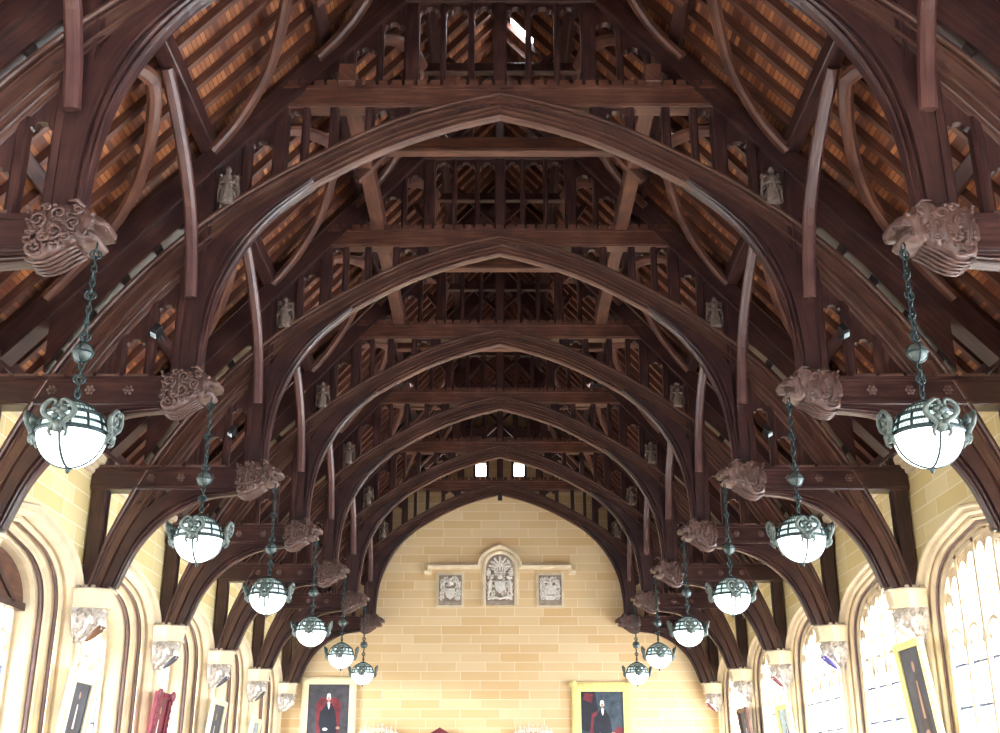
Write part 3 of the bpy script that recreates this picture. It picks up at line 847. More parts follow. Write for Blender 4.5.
# wall behind the viewer with a great window
bm = BM(); y = YBACK
def q(x0, x1, z0, z1): bm.faces.new([bm.verts.new(p) for p in ((x0, y, z0), (x1, y, z0), (x1, y, z1), (x0, y, z1))])
q(-7.1, -3.2, 0, 16.4); q(3.2, 7.1, 0, 16.4); q(-3.2, 3.2, 0, 3.2); q(-3.2, 3.2, 8.0, 16.4)
struct(obj('wall_back', bm, ST_END, None, (1, 0, 0)))
r = struct(bpy.data.objects.new('window_60', None)); C.objects.link(r)
bm = BM()
for k in range(6): box(bm, -3.2 + k * 1.28 - .08, -3.2 + k * 1.28 + .08, YBACK - .1, YBACK + .1, 3.2, 8.0)
for z in (3.2, 5.6, 8.0): box(bm, -3.2, 3.2, YBACK - .08, YBACK + .08, z - .07, z + .07)
obj('mullions', bm, STM, r)
bm = BM(); box(bm, -3.2, 3.2, YBACK - .02, YBACK - .01, 3.2, 8.0); obj('pane', bm, GLASS, r)
bm = BM(); bm.faces.new([bm.verts.new(p) for p in ((-7.1, YBACK, 0), (7.1, YBACK, 0), (7.1, YEND, 0), (-7.1, YEND, 0))]); struct(obj('floor', bm, FLOOR, None, (0, 1, 0)))

# ------------------------------------------------------------------ stone corbels with angels holding shields
def make_corbel(s):
    t = thing('stone_corbel', '', 'corbel')
    bm = BM()   # octagonal capital with small battlements; local origin on wall face at truss centre
    def cap(r, z0, z1, r2=None):
        r2 = r2 or r
        P0 = [(0, -r * 1.0), (-r * .55, -r), (-r * 1.0, -r * .5), (-r * 1.0, r * .5), (-r * .55, r), (0, r)]
        v0 = [bm.verts.new((s * a * (.66 / .34) * 1.0 if False else s * a * 1.58, b * .86, z0)) for a, b in P0]
        v1 = [bm.verts.new((s * a * 1.58 * r2 / r, b * .86 * r2 / r, z1)) for a, b in P0]
        bm.faces.new(v0); bm.faces.new(v1)
        for i in range(6): bm.faces.new((v0[i], v0[(i + 1) % 6], v1[(i + 1) % 6], v1[i]))
    cap(.36, 4.66, 4.70); cap(.31, 4.44, 4.66, .335); cap(.33, 4.40, 4.44)
    obj('capital', bm, ST, t, (0, 0, 1))
    bm = BM()
    prism(bm, [(0, -.29), (-s * .36, -.29), (-s * .53, -.14), (-s * .53, .14), (-s * .36, .29), (0, .29)], 4.695, 4.715, 'xy')
    for i in range(3):
        for yy in (-.29, .25): box(bm, *sorted((-s * (.03 + .12 * i), -s * (.09 + .12 * i))), yy, yy + .04, 4.71, 4.755)
    for i in range(3): box(bm, *sorted((-s * .49, -s * .53)), -.14 + .11 * i, -.08 + .11 * i, 4.71, 4.755)
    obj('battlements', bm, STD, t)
    bm = BM()   # foliage cone leaning back to the wall
    n = 14
    rows = []
    for j, (r, z) in enumerate([(.30, 4.40), (.33, 4.33), (.29, 4.22), (.24, 4.1), (.17, 3.98), (.09, 3.88), (.02, 3.80)]):
        rows.append([bm.verts.new((-s * r * 1.5 * math.sin(PI * i / n), -r * .88 * math.cos(PI * i / n), z)) for i in range(n + 1)])
    for A, B in zip(rows, rows[1:]):
        for i in range(n): bm.faces.new((A[i], A[i + 1], B[i + 1], B[i]))
    bmesh.ops.subdivide_edges(bm, edges=bm.edges[:], cuts=2, use_grid_fill=True)
    bm.normal_update(); carve(bm, .035, 15, 2)
    rnd = random.Random(3)
    for i in range(36):
        a = rnd.uniform(.1, PI - .1); z = rnd.uniform(3.95, 4.36); r = .03 + (z - 3.8) * .52
        c = Vector((-s * r * 1.5 * math.sin(a), -r * math.cos(a), z))
        tube(bm, spiral(c, (0, 1, 0), (0, 0, 1), .05, 1.2, 9, rnd.choice((-1, 1)), rnd.uniform(0, 6)), .012, 4)
    obj('carved_foliage', bm, STG, t, (0, 0, 1), smooth=True)
    bm = BM()   # angel figure
    ball(bm, (-s * .42, -.02, 4.34), (.055, .05, .065), 10, 8)
    ball(bm, (-s * .475, -.02, 4.335), (.014, .01, .014), 6, 4)
    tube(bm, [(-s * .40, -.02, 4.30), (-s * .36, -.02, 4.2), (-s * .26, -.02, 4.05), (-s * .12, -.02, 3.9)], [.04, .09, .085, .04], 8)
    for q in (-1, 1):
        tube(bm, [(-s * .38, -.02 + q * .08, 4.24), (-s * .44, -.02 + q * .13, 4.15), (-s * .44, -.02 + q * .07, 4.08)], [.032, .03, .02], 6)
        for j in range(4):
            tube(bm, [(-s * .32, q * .08, 4.25 - .03 * j), (-s * .28, q * (.2 + .02 * j), 4.32 - .05 * j), (-s * .22, q * (.25 + .01 * j), 4.16 - .06 * j)], [.03, .03, .008], 5)
    obj('angel', bm, STW, t, smooth=True)
    bm = BM()
    poly = [(-.14, .13), (.14, .13), (.14, -.02), (.09, -.14), (0, -.22), (-.09, -.14), (-.14, -.02)]
    prism(bm, poly, -.015, .015, 'yz')
    M = Matrix.Translation((-s * .36, -.05, 4.03)) @ Matrix.Rotation(-s * math.radians(48), 4, 'Y')
    bmesh.ops.transform(bm, matrix=M, verts=bm.verts)
    obj('shield', bm, STW, t)
    return t
SH = {(2, -1): P['brown'], (3, 1): P['blue'], (4, 1): REDW, (6, 1): REDW, (3, -1): P['slate'], (5, -1): P['umber'], (4, -1): P['slate']}
SHN = {(2, -1): 'brown', (3, 1): 'blue', (4, 1): 'red', (6, 1): 'red', (3, -1): 'grey', (5, -1): 'dark', (4, -1): 'grey'}
for s in (-1, 1):
    c0 = None
    for k in range(7):
        q_ = make_corbel(s) if c0 is None else dup(c0)
        if c0 is None: c0 = q_
        q_.location = (s * HW, TY[k] + .17, 0)
        q_['label'] = 'stone angel corbel with %s shield under the %s foot of the %s truss' % (SHN.get((k, s), 'pale'), SIDE[s], ORD[k])
        q_['group'] = 'angel corbels under the trusses'
        if (k, s) in SH:
            for ch in q_.children:
                if ch.name.startswith('shield'):
                    ch.data = ch.data.copy(); ch.data.materials.clear(); ch.data.materials.append(SH[(k, s)])

# ------------------------------------------------------------------ hanging lamps
def lamp_proto():
    R = .297
    t = thing('hanging_lamp', '', 'lamp')
    # origin at globe centre
    bm = BM(); prof = [(R * math.cos(a), R * math.sin(a)) for a in [-PI / 2 + .001 + (PI / 2) * i / 12 for i in range(13)]]
    lathe(bm, prof, 36); obj('globe', bm, GLOBE, t, smooth=True)
    bm = BM(); prof = [(R * .985 * math.cos(a), R * .985 * math.sin(a)) for a in [math.radians(34) * i / 6 for i in range(7)]]
    lathe(bm, prof, 36); obj('leaded_panes', bm, PANE, t, smooth=True)
    bm = BM(); prof = [(R * .975 * math.cos(a), R * .975 * math.sin(a)) for a in [math.radians(33 + 50 * i / 8) for i in range(9)]]
    lathe(bm, prof, 36); obj('dome_panes', bm, SCALEP, t, smooth=True)
    bm = BM()
    def ring(lat, r, rr):
        a = math.radians(lat)
        tube(bm, [((R + rr) * math.cos(a) * math.cos(2 * PI * i / 40), (R + rr) * math.cos(a) * math.sin(2 * PI * i / 40), (R + rr) * math.sin(a)) for i in range(40)], r, 6, True)
    ring(1, .017, .0); ring(3.5, .014, 0); ring(17, .013, 0); ring(34, .018, 0); ring(52, .006, -.004); ring(68, .008, 0)
    def mer(az, l0, l1, r, n=10):
        tube(bm, [(R * math.cos(math.radians(l)) * math.cos(az), R * math.cos(math.radians(l)) * math.sin(az), R * math.sin(math.radians(l))) for l in [l0 + (l1 - l0) * i / (n - 1) for i in range(n)]], r, 5)
    for k in range(12): mer(2 * PI * k / 12 + PI / 12, 0, 35, .013, 6)
    for k in range(36): mer(2 * PI * k / 36, 34, 78, .0045, 8)
    for k in range(36):        # fine leading in the panes
        for z0, z1 in ((3, 17), (17, 34)):
            a0, a1 = 2 * PI * k / 36, 2 * PI * (k + 1) / 36
            for p, q2 in ((a0, a1), (a1, a0)):
                tube(bm, [(R * .992 * math.cos(math.radians(l)) * math.cos(z), R * .992 * math.cos(math.radians(l)) * math.sin(z), R * .992 * math.sin(math.radians(l))) for l, z in ((z0, p), (z1, q2))], .0022, 3)
    for k in range(4): mer(k * PI / 2, -88, 0, .012, 16)
    lathe(bm, [(.001, R * 1.06), (.05, R * 1.05), (.09, R * .985), (.10, R * .95)], 16)
    lathe(bm, [(.001, -R - .055), (.012, -R - .045), (.022, -R - .025), (.014, -R - .008), (.03, -R + .004)], 10)
    tube(bm, [(0, 0, R * 1.02), (0, 0, R + .09)], .013, 6)
    obj('iron_frame', bm, IRON, t, smooth=True)
    # four scrolled cartouches
    for k in range(4):
        bm = BM(); az = k * PI / 2 - PI / 2
        er = Vector((math.cos(az), math.sin(az), 0)); et = Vector((-math.sin(az), math.cos(az), 0)); ez = Vector((0, 0, 1))
        def pt(u, v, o): return er * (R + .02 + o) + et * u + ez * v
        for sg in (-1, 1):
            # big S scroll on each side, leaning outwards at the top
            path = [(.05, -.10, .0), (.075, -.075, .02), (.06, -.03, .03), (.04, .0, .03), (.07, .04, .035), (.12, .075, .045), (.135, .125, .055), (.10, .175, .07), (.05, .20, .08), (.018, .185, .08), (.03, .155, .075)]
            pp = cr([pt(sg * u, v, o) for u, v, o in path], 22)
            tube(bm, pp, [.012 + .013 * math.sin(PI * i / 21) for i in range(22)], 6)
            tube(bm, spiral(pt(sg * .055, -.04, .02), et * sg, ez, .03, 1.2, 9), .010, 5)
            ball(bm, pt(sg * .035, .13, .035), (.035, .035, .035), 8, 6)
            ball(bm, pt(sg * .035, .065, .035), (.033, .033, .03), 8, 6)
        ball(bm, pt(0, .10, .055), .026, 8, 6); ball(bm, pt(0, .165, .045), .028, 8, 6)
        tube(bm, [pt(0, .03, .03), pt(0, -.02, .03), pt(0, -.07, .012)], [.035, .045, .038], 6)
        for j in (-1, 0, 1): tube(bm, [pt(j * .028, .03, .05), pt(j * .03, -.065, .035)], .012, 5)
        obj('cartouche', bm, VERD, t, smooth=True)
    # chain with ball
    bm = BM(); zb = .769; ztop = 1.84
    def link_(z, h, w, r, rot):
        ax = Vector((math.cos(rot), math.sin(rot), 0))
        tube(bm, [ax * w / 2 * math.cos(a) + Vector((0, 0, z + h / 2 * math.sin(a))) for a in [2 * PI * i / 10 for i in range(10)]], r, 5, True)
    z = R + .085; i = 0
    while z < ztop:
        big = (i % 3 == 2)
        if big: link_(z, .085, .10, .010, .3 + (i % 2) * PI / 2)
        link_(z, .10, .046, .009, .5 + (i % 2) * PI / 2); z += .068; i += 1
    obj('chain', bm, IRON, t, smooth=True)
    bm = BM(); ball(bm, (0, 0, zb), .088, 18, 12)
    obj('ball', bm, VERD, t, smooth=True)
    bm = BM()
    for a in (0, PI / 2): tube(bm, [(.091 * math.cos(b) * math.cos(a), .091 * math.cos(b) * math.sin(a), zb + .091 * math.sin(b)) for b in [2 * PI * i / 20 for i in range(20)]], .010, 5, True)
    tube(bm, [(.091 * math.cos(b), .091 * math.sin(b), zb) for b in [2 * PI * i / 20 for i in range(20)]], .010, 5, True)
    obj('ball_straps', bm, IRON, t, smooth=True)
    return t
LZ = 2.894 + CAMZ
l0 = None
for k in range(6):
    for s in (-1, 1):
        q_ = lamp_proto() if l0 is None else dup(l0)
        if l0 is None: l0 = q_
        q_.location = (s * 3.75, TY[k] + (.0 if k else .03), LZ)
        q_['label'] = 'round white globe lamp hanging on a chain from the %s truss, %s row' % (ORD[k], SIDE[s]); q_['group'] = 'globe lamps hanging in two rows'

# ------------------------------------------------------------------ spotlights on the trusses
def spot(s):
    t = thing('floodlight', '', 'floodlight')
    bm = BM(); box(bm, -.05, .05, -.09, .09, -.07, .07, .01); obj('housing', bm, BLK, t)
    bm = BM(); box(bm, -.042, .042, -.045, .045, -.085, -.07, .004); obj('lens', bm, LENS, t)
    bm = BM(); bar(bm, (0, .1, .05), (-s * .0, .28, .1), .03, .03); bar(bm, (0, .1, -.05), (0, .1, .1), .03, .03); obj('bracket', bm, BLK, t)
    return t
for k in (1, 2):
    for s in (-1, 1):
        q_ = spot(s); q_.location = (s * 4.52, TY[k] - .12, 7.33); q_.rotation_euler = (math.radians(-20), s * math.radians(-28), 0)
        q_['label'] = 'small black floodlight fixed by the %s hammer post of the %s truss' % (SIDE[s], ORD[k]); q_['group'] = 'small black floodlights'
bm = BM(); box(bm, -.075, .075, -.09, .09, -.16, 0, .01); ball(bm, (0, -.09, -.08), .04, 8, 6); bar(bm, (0, 0, 0), (0, 0, .08), .03, .03, (0, 1, 0))
o = tag(obj('loudspeaker', bm, BLK), 'tiny black box hanging at the crown of the farthest arch', 'speaker'); o.location = (0, TY[6] + .1, 10.70)

# ------------------------------------------------------------------ end wall coats of arms and hood mould
YW = YEND
def mould_path(pts, prof, name, mat, label=None, parent=None):
    bm = BM(); rows = []
    n = len(pts)
    for i, p in enumerate(pts):
        p = Vector(p); a = (Vector(pts[i]) - Vector(pts[max(i - 1, 0)])); b = (Vector(pts[min(i + 1, n - 1)]) - Vector(pts[i]))
        a = a.normalized() if a.length else b.normalized(); b = b.normalized() if b.length else a
        na = Vector((-a[1], a[0])); nb = Vector((-b[1], b[0])); nn = (na + nb); nn = nn / max(.35, nn.length_squared / 2)
        rows.append([bm.verts.new((p[0] + nn[0] * h, -d, p[1] + nn[1] * h)) for h, d in prof])
    m = len(prof)
    for A, B in zip(rows, rows[1:]):
        for k in range(m): bm.faces.new((A[k], A[(k + 1) % m], B[(k + 1) % m], B[k]))
    bm.faces.new(rows[0]); bm.faces.new(rows[-1][::-1])
    return obj(name, bm, mat, parent, (1, 0, 0))
arcp = [(-.68 * math.cos(a), 8.41 + .60 * math.sin(a) + .06 * max(0, 1 - abs(math.cos(a)) * 2.2)) for a in [PI * i / 20 for i in range(21)]]
hp = [(-2.46, 8.24), (-2.30, 8.24), (-2.30, 8.41), (-.68, 8.41)] + arcp[1:-1] + [(.68, 8.41), (2.30, 8.41), (2.30, 8.24), (2.46, 8.24)]
PR = [(-.075, 0), (-.075, .06), (-.03, .07), (-.02, .13), (.03, .15), (.05, .15), (.06, 0)]
h_ = thing('hood_mould', 'golden stone hood mould stepping over the three carved panels of the end wall', 'moulding', (0, YW, 0))
mould_path(hp, PR, 'moulding', ST, None, h_)

def figure(bm, cx, z0, h, s):
    """heraldic supporter in relief, rearing, facing the shield"""
    tube(bm, [(cx + s * .10 * h, -.03, z0), (cx + s * .11 * h, -.05, z0 + .2 * h), (cx + s * .05 * h, -.06, z0 + .42 * h), (cx + s * .05 * h, -.07, z0 + .62 * h), (cx + s * .0 * h, -.07, z0 + .8 * h)], [.035 * h, .05 * h, .09 * h, .10 * h, .05 * h], 7)
    ball(bm, (cx - s * .04 * h, -.08, z0 + .9 * h), (.085 * h, .07 * h, .07 * h), 8, 6)
    tube(bm, [(cx + s * .03 * h, -.09, z0 + .66 * h), (cx - s * .1 * h, -.1, z0 + .72 * h), (cx - s * .16 * h, -.09, z0 + .66 * h)], .03 * h, 5)
    tube(bm, [(cx + s * .03 * h, -.09, z0 + .55 * h), (cx - s * .1 * h, -.1, z0 + .52 * h), (cx - s * .15 * h, -.09, z0 + .45 * h)], .03 * h, 5)
    tube(bm, [(cx + s * .05 * h, -.08, z0 + .35 * h), (cx - s * .06 * h, -.09, z0 + .22 * h), (cx - s * .04 * h, -.07, z0 + .02 * h)], .04 * h, 5)
    tube(bm, [(cx + s * .12 * h, -.05, z0 + .3 * h), (cx + s * .2 * h, -.05, z0 + .42 * h), (cx + s * .16 * h, -.05, z0 + .6 * h), (cx + s * .22 * h, -.05, z0 + .7 * h)], .018 * h, 5)

def shield_poly(cx, zt, w, h):
    return [(cx - w / 2, zt), (cx + w / 2, zt), (cx + w / 2, zt - h * .5), (cx + w * .36, zt - h * .78), (cx, zt - h), (cx - w * .36, zt - h * .78), (cx - w / 2, zt - h * .5)]

def frame_rect(bm, x0, x1, z0, z1, w, prof_d=.06):
    for i, d in ((0, prof_d), (1, prof_d * .6)):
        ww = w * (1 - .5 * i); k = 0
        a, b, c, d_ = x0 - ww, x1 + ww, z0 - ww, z1 + ww
        for (p, q_, r_, t_) in ((a, x0, c, d_), (x1, b, c, d_), (x0, x1, z1, d_), (x0, x1, c, z0)):
            box(bm, p, q_, -prof_d * (.6 + .4 * i), 0, r_, t_)

def crest_panel(cx, w, z0, z1, label, kind):
    t = thing('coat_of_arms', label, 'coat of arms', (cx, YW, 0), 'carved coats of arms on the end wall')
    bm = BM(); frame_rect(bm, -w / 2, w / 2, z0, z1, .09) ; obj('frame', bm, ST, t)
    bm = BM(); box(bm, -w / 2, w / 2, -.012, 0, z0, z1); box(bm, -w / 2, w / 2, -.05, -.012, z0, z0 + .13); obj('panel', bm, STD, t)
    bm = BM(); H = z1 - z0; zb = z0 + .15; H2 = z1 - zb - .04
    if kind == 'left': prism(bm, shield_poly(0, zb + H2 * .5, w * .42, H2 * .46), -.09, -.02, 'xz', .01)
    else:
        prism(bm, [(-w * .27, zb + H2 * .62), (w * .27, zb + H2 * .62), (w * .22, zb + H2 * .4), (w * .27, zb + H2 * .25), (-w * .27, zb + H2 * .25), (-w * .22, zb + H2 * .4)], -.09, -.02, 'xz', .01)
        prism(bm, [(-w * .36, zb + H2 * .2), (w * .36, zb + H2 * .2), (w * .16, zb + .02), (-w * .16, zb + .02)], -.08, -.02)
    ball(bm, (0, -.07, zb + H2 * .70), (w * .12, .05, H2 * .09), 10, 7)
    ball(bm, (0, -.07, zb + H2 * .86), (w * .07, .04, H2 * .07), 8, 6)
    rnd = random.Random(len(label))
    for sg in (-1, 1):
        for j in range(7):
            zz = zb + H2 * (.12 + .13 * j); xx = sg * w * (.34 if j < 6 else .2)
            tube(bm, spiral((xx, -.05, zz), (sg, 0, 0), (0, 0, 1), w * .12, 1.3, 10, -1 if j % 2 else 1, rnd.uniform(0, 6)), .019, 5)
        tube(bm, [(0, -.05, zb + H2 * .75), (sg * w * .2, -.06, zb + H2 * .8), (sg * w * .38, -.05, zb + H2 * .68), (sg * w * .42, -.05, zb + H2 * .5)], [.03, .04, .035, .01], 6)
    for q in range(70):
        xx, zz = rnd.uniform(-.44, .44) * w, zb + rnd.uniform(.04, .97) * H2
        if abs(xx) < w * .2 and zz < zb + H2 * .6: continue
        ball(bm, (xx, -.03, zz), (rnd.uniform(.02, .045), .04, rnd.uniform(.02, .04)), 6, 4)
    obj('carving', bm, STW, t, smooth=False)
crest_panel(-1.61, .74, 7.17, 8.14, 'square carved coat of arms with rounded shield, left of the tall arched niche', 'left')
crest_panel(1.62, .74, 7.17, 8.14, 'square carved coat of arms with scrolled shield, right of the tall arched niche', 'right')
t = thing('coat_of_arms', 'tall arched niche with carved shield and two supporters, centre of the end wall', 'coat of arms', (0, YW, 0), 'carved coats of arms on the end wall')
def arched(w, z0, zs, zt, n=16): return [(-w, z0), (w, z0)] + [(w * math.cos(a), zs + (zt - zs) * math.sin(a)) for a in [PI * i / n for i in range(n + 1)]]
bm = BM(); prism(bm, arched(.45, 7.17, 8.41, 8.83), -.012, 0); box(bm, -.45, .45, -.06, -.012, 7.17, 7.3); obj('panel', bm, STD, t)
pth = [(-.5, 7.15), (-.5, 8.0)] + [(-.5 * math.cos(a), 8.41 + .47 * math.sin(a)) for a in [PI * i / 16 for i in range(17)]] + [(.5, 8.0), (.5, 7.15)]
mould_path(pth, [(-.05, 0), (-.05, .05), (0, .1), (.05, .1), (.1, .05), (.1, 0)], 'frame', ST, None, t)
bm = BM()
prism(bm, shield_poly(0, 7.95, .34, .40), -.12, -.02, 'xz', .012)
ball(bm, (0, -.08, 8.08), (.09, .06, .09), 10, 8)
for q_ in (-1, 1):
    figure(bm, q_ * .29, 7.42, .72, q_)
    box(bm, q_ * .37 - .07, q_ * .37 + .07, -.08, -.01, 8.12, 8.3, .01)
    tube(bm, spiral((q_ * .2, -.05, 8.36), (q_, 0, 0), (0, 0, 1), .10, 1.3, 10), .02, 5)
    tube(bm, spiral((q_ * .22, -.05, 7.42), (q_, 0, 0), (0, 0, 1), .09, 1.3, 10), .02, 5)
box(bm, -.2, .2, -.07, -.02, 8.2, 8.25, .01); box(bm, -.17, .17, -.09, -.02, 8.14, 8.18, .01)
for k in range(7): tube(bm, [(0, -.04, 8.42), (.36 * math.cos(PI * k / 6), -.05, 8.44 + .30 * math.sin(PI * k / 6))], [.02, .04], 5)
for k in range(5): tube(bm, [(-.16 + .08 * k, -.06, 8.27), (-.18 + .09 * k, -.06, 8.40)], [.02, .03], 5)
rnd = random.Random(9)
for q_ in range(110):
    xx, zz = rnd.uniform(-.40, .40), rnd.uniform(7.36, 8.62)
    if abs(xx) < .15 and 7.55 < zz < 7.95: continue
    if zz > 8.4 and math.hypot(xx, zz - 8.38) > .36: continue
    ball(bm, (xx, -.03, zz), (rnd.uniform(.025, .05), .045, rnd.uniform(.02, .05)), 6, 4)
tube(bm, [(-.4, -.06, 7.36), (-.2, -.08, 7.44), (0, -.08, 7.38), (.2, -.08, 7.44), (.4, -.06, 7.36)], .035, 6)
obj('carving', bm, STW, t)

# ------------------------------------------------------------------ portraits
def patch(bm, poly, d, mi):
    f = bm.faces.new([bm.verts.new((x, -d, z)) for x, z in poly]); f.material_index = mi
def ell(cx, cz, rx, rz, n=14): return [(cx + rx * math.cos(2 * PI * i / n), cz + rz * math.sin(2 * PI * i / n)) for i in range(n)]
def portrait(label, w, h, fw, fmat, scheme, ornate=False):
    """local: x across, z up from bottom of the frame, faces -y; origin bottom centre"""
    t = thing('portrait', label, 'painting', (0, 0, 0))
    bm = BM(); d = .09
    for a, b, e, dd in ((0, fw, 0, d * .8), (fw * .15, fw * .55, 0, d * 1.1), (fw * .75, fw, 0, d * .5)):
        for (x0, x1, z0, z1) in ((-w / 2 + a, -w / 2 + b, a, h - a), (w / 2 - b, w / 2 - a, a, h - a), (-w / 2 + b, w / 2 - b, a, b), (-w / 2 + b, w / 2 - b, h - b, h - a)):
            box(bm, x0, x1, -dd, 0, z0, z1, .006)
    if ornate:
        rnd = random.Random(1)
        for i in range(40):
            u = i / 40 * 2 * (w + h)
            if u < w: x, z = -w / 2 + u, h - fw * .4
            elif u < w + h: x, z = w / 2 - fw * .4, h - (u - w)
            elif u < 2 * w + h: x, z = w / 2 - (u - w - h), fw * .4
            else: x, z = -w / 2 + fw * .4, u - 2 * w - h
            tube(bm, spiral((x, -d * 1.1, z), (1, 0, 0), (0, 0, 1), fw * .34, 1.2, 8, rnd.choice((-1, 1)), rnd.uniform(0, 6)), .014, 4)
        for sx in (-1, 1): 
            for zz in (.05, h - .05): ball(bm, (sx * (w / 2 - .05), -d, zz), (.12, .05, .11), 10, 6)
    obj('frame', bm, fmat, t)
    W, H = w - 2 * fw, h - 2 * fw
    bm = BM(); b = lambda x, z: (x * W / 2, fw + z * H)
    mats = scheme['m']
    box(bm, -W / 2, W / 2, -.03, -.005, fw, h - fw)
    for i, (poly, mi) in enumerate(scheme['p']): patch(bm, [b(*p) for p in poly], .032 + .0012 * i, mi)
    obj('canvas', bm, mats, t)
    return t
def gent(chair, table):
    p = []
    if chair: p += [([(-.55, .1), (.55, .1), (.6, .72), (.4, .80), (-.4, .80), (-.6, .7)], 2)]
    p += table
    p += [([(-.34, .0), (-.36, .3), (-.30, .62), (-.10, .72), (.14, .72), (.34, .60), (.46, .36), (.40, .0)], 1),
          ([(-.34, .3), (-.46, .42), (-.38, .60), (-.22, .64), (-.2, .4)], 1), (ell(.0, .80, .085, .058), 3), (ell(.0, .838, .09, .026), 4), (ell(-.075, .80, .025, .03), 4), (ell(.075, .80, .025, .03), 4), ([(-.05, .735), (.08, .735), (.06, .66), (.02, .62), (-.03, .67)], 4),
          (ell(-.12, .33, .12, .022), 4), (ell(.5, .35, .1, .022), 3)]
    return p
A_ = {'m': [P['grey'], P['navy'], P['crimson'], P['flesh'], P['white'], P['green']], 'p': gent(True, [])}
B_ = {'m': [P['teal'], P['navy'], P['crimson'], P['flesh'], P['white'], P['green']],
      'p': [([(-1, .4), (-.35, .35), (-.2, .75), (-.35, 1), (-1, 1)], 1), ([(-.9, .88), (-.5, .82), (-.4, .96), (-.8, .98)], 2), ([(-.6, .35), (-.2, .35), (-.25, .7), (-.5, .65)], 2), ([(.45, .1), (1, .1), (1, .42), (.75, .46), (.5, .38)], 2), ([(-1, 0), (-.55, 0), (-.5, .27), (-1, .27)], 5)] + gent(False, [])}
pl = portrait('framed portrait of a seated man in black against red, left on the end wall', 1.72, 2.45, .22, CREAM, A_); pl.location = (-5.36, YW - .01, 2.48)
pr_ = portrait('gilt-framed portrait of a standing man beside a green table, end wall right', 1.90, 2.5, .29, GOLD, B_, True); pr_.location = (3.19, YW - .01, 2.28)
def robed(mr, mf):
    return [([(-.45, .02), (-.5, .3), (-.3, .62), (.0, .80), (.3, .62), (.5, .3), (.45, .02)], mr), ([(-.10, .4), (.10, .4), (.06, .72), (-.06, .72)], mf), (ell(0, .84, .12, .05), 3), (ell(.0, .26, .22, .05), 3)]
wallp = [
    (-1, 2, 1.2, 1.30, 3.47, CREAM, [P['slate'], P['umber'], P['white'], P['flesh']], robed(1, 2), 'portrait in a cream frame on the left wall below the third truss corbel'),
    (-1, 3, 1.0, 1.35, 3.45, REDW, [P['crimson'], P['umber'], P['white'], P['flesh']], robed(0, 2), 'red painting in a carved red frame on the left wall below the fourth truss'),
    (-1, 4, 1.3, 1.6, 3.62, CREAM, [P['slate'], P['grey'], P['white'], P['flesh']], robed(1, 2), 'dark grey portrait on the left wall below the fifth truss'),
    (-1, 5, 1.0, 1.3, 3.45, CREAM, [P['sky'], P['umber'], P['white'], P['flesh']], robed(1, 2), 'small narrow portrait on the left wall below the sixth truss'),
    (1, 2, 1.2, 1.75, 3.92, GOLD, [P['slate'], P['umber'], P['flesh'], P['flesh']], robed(1, 2), 'gilt-framed dark portrait leaning from the right wall below the third truss'),
    (1, 4, 1.2, 1.3, 3.52, GOLD, [P['sky'], P['teal'], P['white'], P['flesh']], robed(1, 2), 'pale blue-grey picture in a gilt frame on the right wall below the fifth truss'),
    (1, 5, 1.2, 1.4, 3.72, WR, [P['slate'], P['grey'], P['white'], P['flesh']], robed(1, 2), 'dark portrait in a brown frame on the right wall below the sixth truss')]
for s, k, w, h, zt, fm, ms, pp, lab in wallp:
    t = portrait(lab, w, h + .3, .22 if (s, k) == (-1, 2) else .12, fm, {'m': ms, 'p': pp}, fm in (REDW,))
    t.location = (s * (HW - .03), TY[k] + .15, zt - h - .3)
    t.rotation_euler = Matrix.Rotation(math.radians(90 if s > 0 else -90) * 1, 3, 'Z').to_euler()
    # lean the top away from the wall
    M = Matrix.Rotation(math.radians(-90 * -s), 3, 'Z') @ Matrix.Rotation(math.radians(7), 3, 'X')
    t.rotation_euler = (Matrix.Rotation(math.radians(-90 if s < 0 else 90) * -1 if False else (PI / 2 if s < 0 else -PI / 2), 3, 'Z') @ Matrix.Rotation(math.radians(7), 3, 'X')).to_euler()

# ------------------------------------------------------------------ tops of the furniture at the foot of the end wall
def cresting(x, lab):
    t = thing('carved_canopy', lab, 'carving', (x, YW, 0), 'carved stone canopies at the foot of the end wall')
    bm = BM(); box(bm, -.6, .6, -.25, 0, 0, 3.05, .02); box(bm, -.66, .66, -.31, 0, 3.0, 3.12, .02); obj('canopy_body', bm, STM, t)
    bm = BM(); rnd = random.Random(int(x * 10))
    for i in range(9):
        u = -.52 + .13 * i; hh_ = .34 - .25 * abs(u) + .06 * (i % 2)
        tube(bm, [(u, -.15, 3.08), (u * 1.02, -.16, 3.12 + hh_ * .6), (u * 1.05, -.15, 3.12 + hh_)], [.03, .022, .012], 5)
        for sg in (-1, 1): tube(bm, spiral((u + sg * .05, -.16, 3.12 + hh_ * .6), (sg, 0, 0), (0, 0, 1), .06, 1.2, 8, 1, rnd.uniform(0, 3)), .015, 4)
        ball(bm, (u * 1.05, -.15, 3.13 + hh_), .03, 6, 5)
    obj('cresting', bm, STW, t)
cresting(-3.78, 'white carved stone cresting at the bottom of the end wall beside the left portrait')
cresting(1.03, 'white carved stone cresting at the bottom of the end wall right of centre')
t = thing('throne', 'pointed crimson top of a high-backed chair at the bottom of the end wall', 'chair', (-1.86, YW - .35, 0))
bm = BM(); prism(bm, [(-.42, .45), (.42, .45), (.42, 3.15), (.2, 3.26), (0, 3.37), (-.2, 3.26), (-.42, 3.15)], .1, .2); obj('backrest', bm, REDW, t)
bm = BM(); tube(bm, [(-.45, .1, 3.13), (-.2, .1, 3.26), (0, .1, 3.385), (.2, .1, 3.26), (.45, .1, 3.13)], .03, 6); obj('gable_moulding', bm, P['crimson'], t)
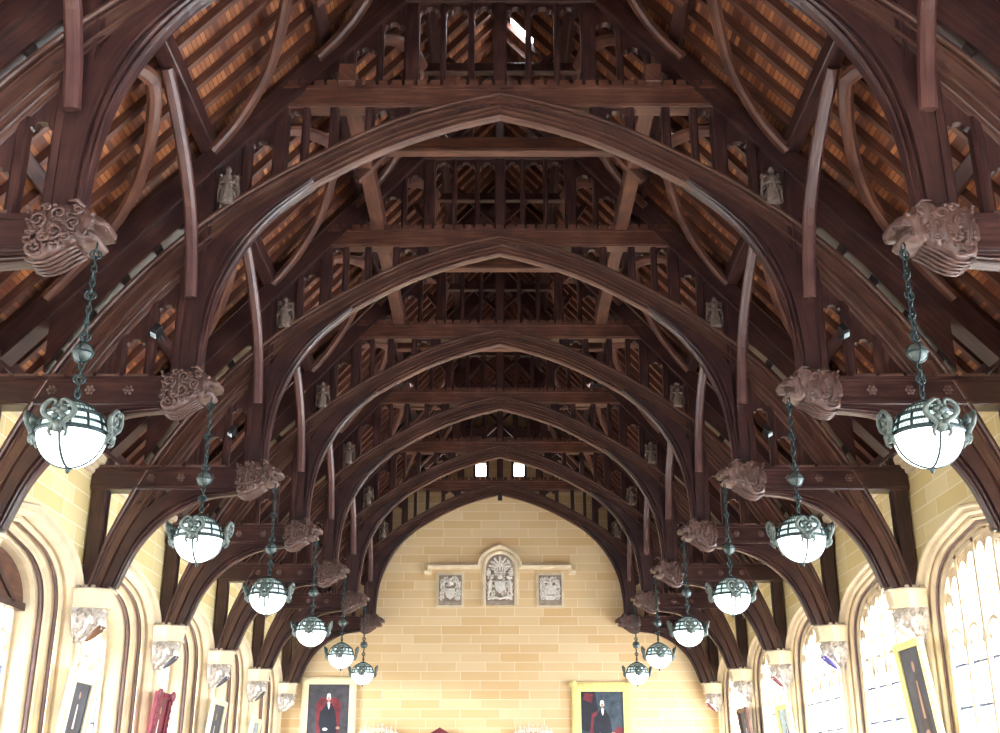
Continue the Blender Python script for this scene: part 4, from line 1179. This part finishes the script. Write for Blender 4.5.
bm = BM(); box(bm, -.42, .42, -.45, .12, .38, .5, .02); obj('seat', bm, REDW, t)
for sx in (-1, 1):
    for yy in (-.4, .12):
        bm = BM(); box(bm, sx * .38 - .04, sx * .38 + .04, yy - .04, yy + .04, 0, .4); obj('leg', bm, WD, t)

# ------------------------------------------------------------------ light
w = bpy.data.worlds.new('sky'); S.world = w; w.use_nodes = True
wn = w.node_tree
bg = wn.nodes['Background']; bg.inputs[0].default_value = (.93, .96, 1.0, 1)
wt = wn.nodes.new('ShaderNodeTexCoord'); wsx = wn.nodes.new('ShaderNodeSeparateXYZ'); wn.links.new(wt.outputs['Generated'], wsx.inputs[0])
wm = wn.nodes.new('ShaderNodeMapRange'); wm.inputs[1].default_value = -1; wm.inputs[2].default_value = 1; wm.inputs[3].default_value = 6; wm.inputs[4].default_value = 21
wn.links.new(wsx.outputs['X'], wm.inputs[0]); wn.links.new(wm.outputs[0], bg.inputs[1])      # brighter sky on the sunny side
sl = bpy.data.lights.new('low_sun', 'SUN'); sl.energy = 5; sl.angle = math.radians(9); sl.color = (1, .95, .84)
so = bpy.data.objects.new('low_sun', sl); C.objects.link(so); so.rotation_euler = Vector((1, .5, -.06)).to_track_quat('-Z', 'Y').to_euler(); so.location = (-20, 20, 6)
def portal(loc, rot, sx, sy):
    l = bpy.data.lights.new('daylight_portal', 'AREA'); l.shape = 'RECTANGLE'; l.size = sx; l.size_y = sy
    l.cycles.is_portal = True
    o = bpy.data.objects.new('daylight_portal', l); C.objects.link(o); o.location = loc; o.rotation_euler = rot
for s in (-1, 1):
    for c in wc: portal((s * 8.0, c, 3.3), (0, s * PI / 2, 0), 4.2, 3.8)
portal((0, YBACK - .2, 5.6), (PI / 2, 0, 0), 6.4, 4.8)

# ------------------------------------------------------------------ camera
cam = bpy.data.cameras.new('camera'); cam.sensor_fit = 'HORIZONTAL'; cam.sensor_width = 36; cam.lens = 36 * 1156 / 1000
co = bpy.data.objects.new('camera', cam); C.objects.link(co); co.location = (0, 0, CAMZ); co.rotation_euler = (PI / 2 + .3483, 0, 0)
cam.clip_end = 200
S.camera = co
vs = S.view_settings
vs.view_transform = 'Standard'; vs.look = 'None'; vs.gamma = 1; vs.use_curve_mapping = False; vs.exposure = .68
